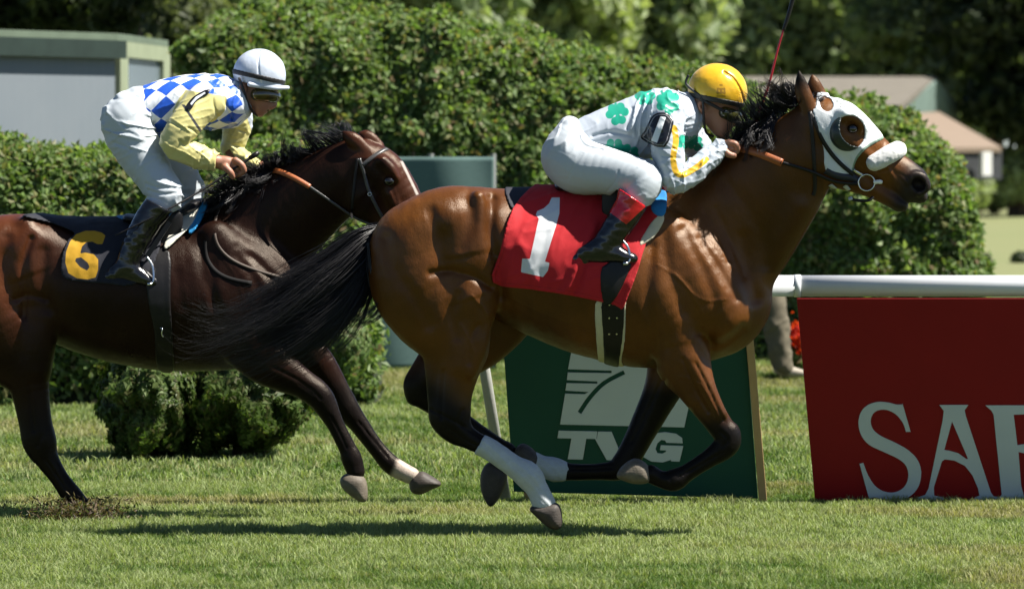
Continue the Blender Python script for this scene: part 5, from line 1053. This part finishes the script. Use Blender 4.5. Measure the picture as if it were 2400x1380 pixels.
b2_ = empty('clipped_shrub', P(590, 1072, 5.5), 'wider clipped shrub with a bare brown stem behind the forelegs of the second horse', 'shrub', 'clipped shrubs on the turf')
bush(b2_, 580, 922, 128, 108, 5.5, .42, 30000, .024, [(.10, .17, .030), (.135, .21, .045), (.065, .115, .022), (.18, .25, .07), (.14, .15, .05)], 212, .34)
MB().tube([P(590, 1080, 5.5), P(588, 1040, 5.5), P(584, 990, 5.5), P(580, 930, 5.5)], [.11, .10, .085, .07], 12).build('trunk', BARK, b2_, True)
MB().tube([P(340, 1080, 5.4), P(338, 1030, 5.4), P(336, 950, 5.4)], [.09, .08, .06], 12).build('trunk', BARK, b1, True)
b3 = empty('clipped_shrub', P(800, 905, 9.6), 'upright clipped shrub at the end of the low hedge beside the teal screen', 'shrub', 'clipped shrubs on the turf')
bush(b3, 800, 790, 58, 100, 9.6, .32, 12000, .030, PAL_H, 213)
# --- rail, posts, signs
WHITE = N('white_rail_paint'); WHITE.set(Base_Color=WHITE.mix(WHITE.noise(6), (.60, .62, .63), (.68, .69, .70)), Roughness=.35); WHITE.bump(WHITE.noise(80), .05, .002); WHITE = WHITE.m
YR = 1.72
rail = empty('racing_rail', P(1868, 670, YR), 'white tubular racing rail running behind the horses above the signs', 'rail')
MB().tube([P(x, 670, YR) for x in (-2600, -400, 400, 1100, 1868)], M(25, YR), 28).build('rail_tube', WHITE, rail, True)
MB().tube([P(x, 670, YR) for x in (1868.6, 2400, 4200)], M(25, YR), 28).build('rail_tube', WHITE, rail, True)
MB().tube([P(1861, 670, YR), P(1876, 670, YR)], M(26.5, YR), 28).build('joint_sleeve', WHITE, rail, True)
GREYP = simple('weathered_post', (.30, .30, .27), .6, .15, 20, .2)
for x0, x1 in ((1106, 1185), (2560, 2640), (-350, -272), (-1800, -1722), (4000, 4080)):
    MB().tube([P(x0, 690, YR + .02), P((x0 + x1) / 2 - 4, 900, YR + .14), P(x1, 1172, YR + .32)], M(13, 2.0), 16).build('post', GREYP, rail, True)
def paint(name, col, var=.06, rough=.6): return simple(name, col, rough, var * 2, 3.5, .10, .004, spec=.25)
LN = Lean(YR - .03, 700, .30)
gs_ = empty('advertising_board', LN.at(1490, 1160), 'dark green advertising board with pale emblem and letters behind the front horse', 'sign', 'advertising boards under the rail')
bevel(LN.slab([(1172, 702), (1742, 702), (1777, 1168), (1204, 1152)], -.015, 0).build('board', paint('dark_green_board', (.010, .062, .042)), gs_), .002)
PALE = paint('pale_sign_paint', (.52, .57, .58), .04)
GA = lambda pts: [(1100 + a / 3, 780 + b / 3) for a, b in pts]
arc = spline([(775, 560), (850, 450), (950, 350), (1090, 275)], 6); nrm_ = np.stack([-np.gradient(arc[:, 1]), np.gradient(arc[:, 0])], 1); nrm_ /= np.linalg.norm(nrm_, axis=1)[:, None]; arcp = [tuple(a) for a in arc + nrm_ * 14] + [tuple(a) for a in (arc - nrm_ * 17)[::-1]]
LN.text('emblem', [GA([(735, 40), (1640, 60), (1511, 660), (638, 640), (674, 424), (810, 428), (840, 412), (676, 402), (684, 350), (900, 354), (900, 338), (686, 328), (692, 275), (1000, 280), (1000, 262), (694, 252)]), GA(arcp)], .0015, PALE, gs_)
LN.text('letter', [GA([(628, 684), (900, 690), (893, 742), (822, 740), (798, 886), (692, 884), (718, 738), (620, 736)])], .0015, PALE, gs_)
LN.text('letter', [GA([(905, 690), (1000, 692), (1050, 812), (1140, 696), (1262, 698), (1092, 892), (966, 890), (884, 742), (896, 742)])], .0015, PALE, gs_)
LN.text('letter', [GA([(1500, 772), (1385, 768), (1376, 752), (1350, 748), (1322, 772), (1308, 812), (1322, 842), (1356, 846), (1380, 834), (1386, 822), (1340, 820), (1346, 786), (1504, 792), (1478, 900), (1418, 898), (1418, 888), (1360, 906), (1280, 900), (1222, 868), (1212, 812), (1236, 748), (1296, 704), (1376, 694), (1454, 706), (1496, 736)])], .0015, PALE, gs_)
WOOD = simple('pale_pine_stake', (.42, .27, .12), .7, .15, 14, .3)
bevel(LN.slab([(1740, 698), (1758, 698), (1799, 1187), (1780, 1187)], .003, .02).build('stake', WOOD, gs_), .003)
bevel(LN.slab([(1186, 702), (1204, 702), (1247, 1174), (1229, 1174)], -.04, -.018).build('stake', WOOD, gs_), .003)
rs = empty('advertising_board', LN.at(2200, 1185), 'dark red advertising board with large pale serif letters hanging below the rail', 'sign', 'advertising boards under the rail')
bevel(LN.slab([(1867, 697), (2760, 697), (2800, 1190), (1911, 1184)], 0, .016).build('board', paint('dark_red_board', (.23, .004, .006)), rs), .002)
RA = lambda pts: [(1740 + a / 2.3, 620 + b / 2.3) for a, b in pts]
sm_ = lambda pts: [tuple(a) for a in spline(pts, 3, True)]
LN.text('letter', [sm_(RA([(862, 745), (864, 750), (903, 885), (905, 890), (900, 891), (884, 892), (880, 890), (862, 842), (822, 795), (765, 772), (712, 785), (690, 828), (702, 878), (745, 915), (820, 950), (890, 990), (940, 1040), (962, 1105), (950, 1180), (910, 1232), (850, 1262), (780, 1262), (722, 1246), (706, 1244), (684, 1250), (680, 1246), (632, 1072), (630, 1066), (634, 1064), (647, 1061), (651, 1062), (674, 1122), (712, 1182), (762, 1214), (820, 1218), (870, 1190), (893, 1135), (882, 1078), (840, 1038), (760, 1000), (682, 962), (640, 912), (624, 850), (636, 790), (672, 750), (730, 731), (790, 736), (830, 746)]))], .0175, PALE, rs)
LN.text('letter', [RA([(1060, 748), (1216, 748), (1196, 775), (1202, 806), (1338, 1220), (1352, 1240), (1390, 1246), (1390, 1264), (1250, 1262), (1250, 1246), (1276, 1236), (1268, 1196), (1238, 1126), (1198, 1075), (1140, 1046), (1090, 1040), (1074, 1050), (1030, 1190), (1032, 1236), (1082, 1246), (1084, 1258), (944, 1258), (944, 1246), (984, 1232), (1002, 1196), (1078, 830), (1084, 780)]), RA([(1128, 836), (1086, 990), (1112, 994), (1162, 1008), (1206, 1040), (1214, 1036)])], .0175, PALE, rs)
LN.text('letter', [RA([(1308, 750), (1560, 750), (1660, 770), (1710, 840), (1690, 930), (1610, 990), (1740, 1220), (1790, 1262), (1660, 1262), (1530, 1010), (1486, 1000), (1500, 1180), (1516, 1242), (1560, 1262), (1372, 1264), (1396, 1230), (1352, 800), (1340, 778)]), RA([(1460, 800), (1560, 796), (1610, 830), (1612, 900), (1570, 950), (1480, 965)])], .0175, PALE, rs)
# --- teal mesh screen
sc_ = empty('mesh_screen', P(1000, 862, 15.8), 'teal mesh windbreak screen standing between the hedges', 'screen')
gx, gz = np.meshgrid(np.linspace(P(862, 0, 15.8)[0], P(1157, 0, 15.8)[0], 50), np.linspace(P(0, 862, 15.8)[2], P(0, 368, 15.8)[2], 50), indexing='ij'); pts = np.stack([gx.ravel(), 15.8 + .02 * np.sin(gx.ravel() * 9 + gz.ravel() * 2), gz.ravel()], 1)
i = np.arange(49)[:, None] * 50 + np.arange(49)[None]; sn = N('teal_mesh'); sn.set(Base_Color=sn.mix(sn.noise(55, 5, .8, sn.coord((.35, 1, 2.2))), (.050, .095, .086), (.125, .195, .180)), Roughness=.8, Specular_IOR_Level=.2)
so = obj('mesh_cloth', pts, np.stack([i, i + 50, i + 51, i + 1], -1).reshape(-1, 4), sn.m, sc_); so.modifiers.new('thickness', 'SOLIDIFY').thickness = .003
for x in (864, 1010, 1156): MB().tube([P(x, 870, 15.86), P(x, 360, 15.86)], .025, 10).build('post', simple('dark_screen_post', (.014, .024, .020), .6), sc_, True)
# --- grey booth on the left
bt = empty('booth', P(277, 620, 22), 'pale grey booth with dark fascia and green trim behind the low hedge', 'booth')
A, B_, Cc = np.array(P(-260, 0, 19)), np.array(P(277, 0, 22)), np.array(P(394, 0, 25)); Dd = A + (Cc - B_)
def wall(mb, a, b, z0, z1, t=.06, out=0.0):
    d = (b - a); n_ = np.array([d[1], -d[0], 0]) / np.hypot(d[0], d[1]); a = a + n_ * out; b = b + n_ * out
    q = [a, b, b - n_ * t, a - n_ * t]; V = [(p[0], p[1], z) for z in (z0, z1) for p in q]
    return mb.add(V, [(3, 2, 1, 0), (4, 5, 6, 7), (0, 1, 5, 4), (1, 2, 6, 5), (2, 3, 7, 6), (3, 0, 4, 7)])
gw = N('grey_booth_panel'); wvv = gw.n('ShaderNodeTexWave', wave_type='BANDS', bands_direction='X'); wvv.inputs['Scale'].default_value = 5; gw.l(gw.coord(), wvv.inputs[0]); gw.set(Base_Color=gw.mix(gw.noise(2), (.125, .15, .17), (.16, .18, .195)), Roughness=.55); gw.bump(wvv.outputs['Fac'], .1, .01)
L3 = lambda a, b, t: a * (1 - t) + b * t
wall(wall(MB(), A, L3(A, B_, .985), 0, 2.42), L3(Dd, Cc, .02), L3(Dd, Cc, .98), 0, 2.42, out=-.06).build('wall', gw.m, bt)
wall(MB(), A, L3(A, B_, .995), 2.42, 2.575, .5, .10).build('fascia', paint('dark_green_fascia', (.018, .030, .024), .2), bt)
trim = paint('green_cream_trim', (.22, .25, .16), .12)
tr_ = MB(); wall(tr_, L3(B_, Cc, .0), L3(B_, Cc, .15), 0, 2.575, .08, .02); wall(tr_, L3(B_, Cc, .86), Cc, 0, 2.575, .08, .02); wall(tr_, L3(B_, Cc, .15), L3(B_, Cc, .86), 2.44, 2.575, .08, .02); wall(tr_, L3(B_, Cc, .15), L3(B_, Cc, .86), 0, .9, .08, .02)
tr_.build('window_frame', trim, bt)
gl = N('booth_glass'); gl.set(Base_Color=(.16, .20, .23), Roughness=.12, Specular_IOR_Level=.7); wall(MB(), L3(B_, Cc, .15), L3(B_, Cc, .86), .9, 2.44, .02, -.02).build('window_pane', gl.m, bt)
mr = MB(); top = [A, B_, Cc, Dd]; mr.add([(p[0], p[1], 2.58) for p in top] + [(p[0], p[1], 2.64) for p in top], [(3, 2, 1, 0), (4, 5, 6, 7), (0, 1, 5, 4), (1, 2, 6, 5), (2, 3, 7, 6), (3, 0, 4, 7)]); mr.build('roof', paint('dull_green_roof', (.10, .13, .09), .15), bt)
# --- barn at the right
bn = empty('barn', P(2000, 380, 90), 'low stable building with grey shingle roof and pinkish lean to at the upper right', 'barn')
sh = N('grey_shingles'); bk = sh.n('ShaderNodeTexBrick'); bk.inputs['Scale'].default_value = 3; bk.inputs['Color1'].default_value = (.165, .150, .125, 1); bk.inputs['Color2'].default_value = (.125, .114, .095, 1); bk.inputs['Mortar'].default_value = (.08, .075, .07, 1); sh.l(sh.coord((.8, .8, 2)), bk.inputs[0]); sh.set(Base_Color=sh.mix(sh.noise(1.5), bk.outputs['Color'], (.155, .142, .118)), Roughness=.9, Specular_IOR_Level=.1)
def quadslab(name, pts, t, mat):
    p = np.array([P(*a) for a in pts]); n_ = np.cross(p[1] - p[0], p[2] - p[0]); n_ = n_ / np.linalg.norm(n_); n_ = n_ if n_[2] > 0 or abs(n_[2]) < 1e-6 else -n_; k = len(p)
    return MB().add(np.concatenate([p, p - n_ * t]), [tuple(range(k)), tuple(range(2 * k - 1, k - 1, -1))] + [(j, j + k, (j + 1) % k + k, (j + 1) % k) for j in range(k)]).build(name, mat, bn)
quadslab('roof', [(1560, 250, 87), (2112, 248, 87), (2192, 180, 90), (1640, 180, 90)], .12, sh.m); quadslab('roof', [(1640, 180, 90.02), (2192, 180, 90.02), (2250, 250, 93), (1700, 250, 93)], .12, sh.m)
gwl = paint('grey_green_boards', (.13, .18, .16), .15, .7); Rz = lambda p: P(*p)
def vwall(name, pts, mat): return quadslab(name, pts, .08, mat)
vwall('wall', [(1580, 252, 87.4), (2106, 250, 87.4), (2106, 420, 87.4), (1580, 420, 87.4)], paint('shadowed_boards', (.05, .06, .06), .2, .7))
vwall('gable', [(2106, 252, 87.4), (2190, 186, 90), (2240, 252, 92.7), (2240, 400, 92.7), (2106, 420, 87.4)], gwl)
pk = simple('pinkish_shingles', (.185, .138, .098), .9, .12, 3, .2); quadslab('lean_to_roof', [(2100, 268, 86), (2200, 262, 88), (2348, 346, 82), (2212, 346, 80)], .10, pk)
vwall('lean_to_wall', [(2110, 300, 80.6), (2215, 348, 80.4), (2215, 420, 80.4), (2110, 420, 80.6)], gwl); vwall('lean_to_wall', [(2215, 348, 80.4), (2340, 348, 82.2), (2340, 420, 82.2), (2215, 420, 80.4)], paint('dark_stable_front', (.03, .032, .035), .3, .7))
vwall('door', [(2296, 356, 81.0), (2318, 356, 81.2), (2318, 412, 81.2), (2296, 412, 81.0)], paint('pale_door', (.5, .5, .48), .1))
# --- trees
def tree(name, label, px, Y, trunk_r, crown, n, size, pal, seed, group='trees beyond the hedge', trunk_top=None, lean=0):
    """crown: list of (px, py, rx, ry, depth) clumps in picture terms at this distance"""
    r = np.random.default_rng(seed); base = P(px, 0, Y); o = empty(name, (base[0], Y, 0), label, 'tree', group); top = max(P(c[0], c[1], Y)[2] for c in crown)
    mb = MB().tube([(base[0], Y, -.1), (base[0] + .02, Y, .6), (base[0] + lean * .5, Y, top * .5), (base[0] + lean, Y, top)], [trunk_r * 1.25, trunk_r, trunk_r * .8, trunk_r * .3], 12)
    for c in crown:
        e = P(c[0], c[1], Y); s = np.array([base[0] + lean * .4, Y, top * .35 + .2 * r.random()]); mb.tube(spline([s, (s + np.array(e)) / 2 + [0, 0, .2], np.array(e)], 4), np.linspace(trunk_r * .45, trunk_r * .1, 9), 7)
    mb.build('trunk', BARK, o, True); C, Nv = [], []
    tot = sum(c[2] * c[3] for c in crown)
    for j, c in enumerate(crown):
        k = int(n * c[2] * c[3] / tot); d = r.normal(size=(k, 3)); d /= np.linalg.norm(d, axis=1)[:, None]; R = np.array([M(c[2], Y), c[4], M(c[3], Y)])
        rad = (.35 + .65 * r.random(k) ** .45) * (1 + .28 * vnoise(d, 2.2, seed + j) + .2 * vnoise(d, 5, seed + j + 50)); C.append(np.array(P(c[0], c[1], Y)) + d * R * rad[:, None]); Nv.append(d)
    C = np.concatenate(C); Nv = np.concatenate(Nv); m = C[:, 2] > .15; leaves('crown', C[m], Nv[m], size, pal, LEAF, o, seed)
DK = [(.045, .065, .025), (.06, .085, .032), (.035, .05, .022), (.08, .105, .042)]; MD = [(.34, .42, .22), (.28, .36, .18), (.42, .48, .27), (.22, .29, .14)]; LT = [(.40, .48, .22), (.33, .41, .18), (.46, .53, .27)]; DM = [(.21, .27, .14), (.16, .21, .11), (.27, .33, .18)]
tree('shade_tree', 'dark shade tree with a thick trunk above the grey booth', 312, 34, .17, [(120, -60, 260, 150, 1.6), (330, -150, 240, 130, 1.6), (20, 20, 150, 90, 1.2), (200, 40, 130, 60, 1.0)], 15000, .10, DK, 301)
tree('shade_tree', 'dark shade tree filling the upper left corner', -60, 46, .2, [(-40, -20, 220, 150, 2), (150, -60, 220, 130, 2), (60, 60, 160, 90, 1.6)], 14000, .12, DK, 302)
tree('broadleaf_tree', 'pale green tree between the booth and the tall hedge', 420, 40, .09, [(395, 120, 80, 120, 1.0), (440, 40, 90, 90, 1.0), (380, 230, 60, 90, .8), (470, 100, 60, 80, .8)], 9000, .085, [(.17, .20, .10), (.14, .17, .08), (.20, .23, .12)], 303)
spec = [(620, 62, MD, -20, 'mid green tree above the white helmet'), (860, 74, DM, 10, 'dark tree above the left shoulder of the tall hedge'), (1060, 58, MD, 0, 'mid green tree behind the crest of the tall hedge'), (1290, 66, LT, 20, 'lighter green tree behind the sloping hedge top'), (1500, 72, MD, 40, 'mid green tree above the rider in white and green'), (1690, 104, MD, 20, 'mid green tree above the yellow helmet'), (1860, 104, LT, 30, 'light green tree behind the red whip'), (2060, 104, MD, 50, 'dark tree behind the barn ridge'), (2250, 98, DM, 60, 'dark tree at the end of the barn'), (2400, 92, DK, 90, 'dark tree filling the upper right corner')]
for j, (px_, Y_, pal, yo, lab) in enumerate(spec):
    r = np.random.default_rng(400 + j); cr = [(px_ + r.normal() * 30, -120 + yo, 190, 130, 2.4), (px_ - 90 + r.normal() * 20, -20 + yo, 120, 90, 2.0), (px_ + 90 + r.normal() * 20, 0 + yo, 120, 90, 2.0), (px_ + r.normal() * 50, 70 + yo, 140, 90, 2.0), (px_ - 60 + r.normal() * 30, 150 + yo, 110, 80, 1.8), (px_ + 70 + r.normal() * 30, 170 + yo, 110, 80, 1.8)]
    tree('broadleaf_tree', lab, px_, Y_, .22, cr, 9000, .17 + .0006 * Y_, pal, 310 + j)
spec2 = [(740, 120, DM), (1180, 125, MD), (1600, 130, MD), (1980, 130, MD), (2330, 128, DK), (300, 110, DK), (1400, 118, MD), (960, 116, DM), (2180, 122, DK), (1790, 124, MD), (500, 122, DM), (80, 118, DK)]
wood = empty('woodland', (0, 125, 0)); 
for j, (px_, Y_, pal) in enumerate(spec2):
    r = np.random.default_rng(430 + j); cr = [(px_, -80, 190, 150, 3), (px_ - 80, 60, 140, 120, 3), (px_ + 90, 80, 140, 120, 3), (px_, 200, 170, 110, 3)]
    tree('woodland_tree', ('far dark woodland tree, ' + ['above the white helmet', 'behind the hedge crest', 'above the yellow helmet', 'behind the barn ridge', 'in the upper right corner', 'left of the pale tree', 'above the rider in clovers', 'left of the hedge crest', 'right of the barn ridge', 'behind the red whip', 'above the blue diamonds', 'behind the grey booth'][j]), px_, Y_, .3, cr, 6000, .34, pal, 330 + j, 'woodland trees far behind')
bpy.data.objects.remove(wood)
for j, (px_, py_, rx, ry, Y_, lab) in enumerate([(2372, 412, 78, 66, 92, 'rounded bush tree at the right edge below the lean to roof'), (2262, 436, 64, 60, 88, 'small round tree half hidden by the end of the tall hedge'), (2330, 455, 50, 40, 96, 'low dark bush between the two rounded trees')]):
    tree('small_tree', lab, px_ + (22 if j == 1 else 0), Y_, .10, [(px_, py_, rx, ry, .8), (px_ - 20, py_ + 20, rx * .7, ry * .7, .7)], 3500, .13, LT if j < 2 else DK, 350 + j, 'small trees beside the barn')
for j, (px_, py_, rx, ry) in enumerate([(2306, 618, 16, 22), (2392, 606, 18, 12), (2372, 640, 20, 10)]):
    Y_ = 46 + 3 * j; o = empty('potted_plant', (P(px_, 0, Y_)[0], Y_, 0), ['dark upright plant on the far lawn at the hedge end', 'dark low plant at the right edge of the far lawn', 'dark flat plant just above the rail at the right'][j], 'plant', 'dark plants on the far lawn'); bush(o, px_, py_, rx, ry, Y_, .25, 500, .07, DK, 360 + j)
# --- red flowers beside the red board
for j, (px_, py_) in enumerate([(1868, 790), (1900, 800), (1856, 806)]):
    o = empty('flower_plant', (P(px_, 0, 14.4)[0], 14.4 + .2 * j, 0), ['red flowering plant showing at the left edge of the red board', 'red flowering plant hidden mostly by the red board', 'small red flowering plant by the shoe of the walker'][j], 'plant', 'red flowering plants'); bush(o, px_, py_ + 36, 26, 42, 14.4 + .2 * j, .12, 500, .05, PAL_H, 370 + j)
    r = np.random.default_rng(380 + j); d = r.normal(size=(160, 3)) * [.05, .06, .06]; leaves('blossom', np.array(P(px_, py_, 14.3 + .2 * j)) + d, d / .06, .045, [(.62, .03, .012), (.70, .06, .02)], LEAF, o, 381 + j, .5, 1.1)
# --- person walking behind the rail
pw = empty('person', P(1800, 885, 14.2), 'person in khaki trousers walking behind the rail beyond the front horse', 'person', None); YW = 14.2
KH = simple('khaki_cloth', (.105, .089, .058), .95, .3, 30, .3); SHIRT = simple('blue_shirt_cloth', (.10, .16, .26), .8, .1, 30, .3); SHOE = simple('tan_shoe', (.30, .26, .20), .7, .15, 40, .2)
fl_ = [(1775, 590, 34, .02), (1800, 680, 33, .02), (1818, 760, 28, .02), (1830, 835, 22, .02), (1836, 856, 20, .02)]; bl_ = [(1765, 590, 30, .0), (1762, 680, 24, .02), (1745, 760, 20, .02), (1712, 828, 15, .02), (1700, 850, 13, .02)]
v = pvol(1660, 300, 1900, 895, YW, -.4, .4, .009)
v.chain([(1770, 600, 36, 0, 1.2), (1774, 520, 36, 0, 1.3), (1780, 430, 42, 0, 1.5), (1784, 395, 30, 0, 1.4)], YW, .03); v.chain([(1784, 390, 15), (1790, 345, 26), (1790, 336, 28, 0, .8)], YW, .02); v.chain([(1804, 345, 8), (1816, 354, 5)], YW, .01); v.chain([(1790, 362, 18), (1798, 370, 12)], YW, .01)
v.chain([(a[0], a[1], a[2] * .8, a[3]) for a in fl_] + [(1858, 872, 8, .02)], YW, .01, yo=-.09); v.chain([(a[0], a[1], a[2] * .8, a[3]) for a in bl_] + [(1722, 868, 8, .02)], YW, .01, yo=.09)
for s, e in ((-1, 1), (1, -1)):
    v.chain([(1784, 405, 18), (1784 + 8 * e, 470, 14), (1784 + 18 * e, 525, 12), (1784 + 30 * e, 575, 9), (1784 + 34 * e, 596, 8)], YW, .02, yo=s * .20)
    for f in range(4): v.chain([(1784 + 32 * e + f * 3, 598, 3.2, f * .012), (1784 + 34 * e + f * 3, 622, 2.8, f * .012)], YW, .004, yo=s * .21)
    v.chain([(1784 + 38 * e, 594, 3.5), (1784 + 46 * e, 608, 3)], YW, .004, yo=s * .19)
obj('body', *v.mesh(1), SKIN, pw)
v = pvol(1660, 560, 1900, 895, YW, -.4, .4, .009); v.chain([(1770, 575, 38, 0, 1.3), (1770, 610, 38, 0, 1.3)], YW, .03); v.chain(fl_, YW, .02, yo=-.09, grow=.008); v.chain(bl_, YW, .02, yo=.09, grow=.008); v.displace(lambda p: .008 * vnoise(p * np.array([16, 8, 14]), 1.0, 91) - .009 * creases(p, 30, 12, 3, 92) - .007 * creases(p, -25, 14, 4, 93)); obj('trousers', *v.mesh(1), KH, pw)
v = pvol(1660, 380, 1900, 620, YW, -.4, .4, .009); v.chain([(1770, 585, 40, 0, 1.3), (1774, 520, 39, 0, 1.35), (1780, 430, 44, 0, 1.5), (1784, 400, 32, 0, 1.4)], YW, .03)
for s, e in ((-1, 1), (1, -1)): v.chain([(1784, 405, 20), (1784 + 8 * e, 470, 17)], YW, .02, yo=s * .20)
obj('shirt', *v.mesh(1), SHIRT, pw)
for s, pts in ((-1, [(1826, 864, 14), (1842, 868, 14), (1864, 872, 11), (1880, 874, 8)]), (1, [(1700, 856, 13), (1712, 864, 12), (1732, 874, 9), (1742, 876, 7)])):
    v = pvol(1660, 820, 1900, 900, YW, -.4, .4, .007); v.chain(pts, YW, .01, yo=s * .09 + .02); obj('shoe', *v.mesh(1), SHOE, pw)
# --- turf thrown up by the hind hoof
r = np.random.default_rng(500); o = empty('divot', P(190, 1222, Y2 - .15), 'scuffed brown divot of turf at the hind hoof of the second horse', 'divot')
n = 2600; C = np.array(P(185, 1214, Y2 - .2)) + r.normal(size=(n, 3)) * [.11, .10, .030] + [0, 0, .03]; leaves('torn_turf', C, np.tile([0, 0, 1.], (n, 1)), .007, [(.22, .17, .09), (.20, .15, .08), (.12, .15, .05), (.09, .06, .035)], LEAF, o, 501, .3, 3.5)
for j in range(5):
    c = np.array(P(190, 1206, Y2 - .2)) + r.normal(size=3) * [.10, .06, .025] + [0, 0, .012]; v = Vol(c - .05, c + .05, .005)
    for k in range(4): v.world_chain([[*(c + r.normal(size=3) * .012), .006 + .005 * r.random()], [*(c + r.normal(size=3) * .012), .005]], .01)
    obj('clod', *v.mesh(1), bpy.data.materials.get('soil') or simple('soil', (.10, .07, .045), .95, .3, 60, .5), o)
print('objects', len(bpy.data.objects))
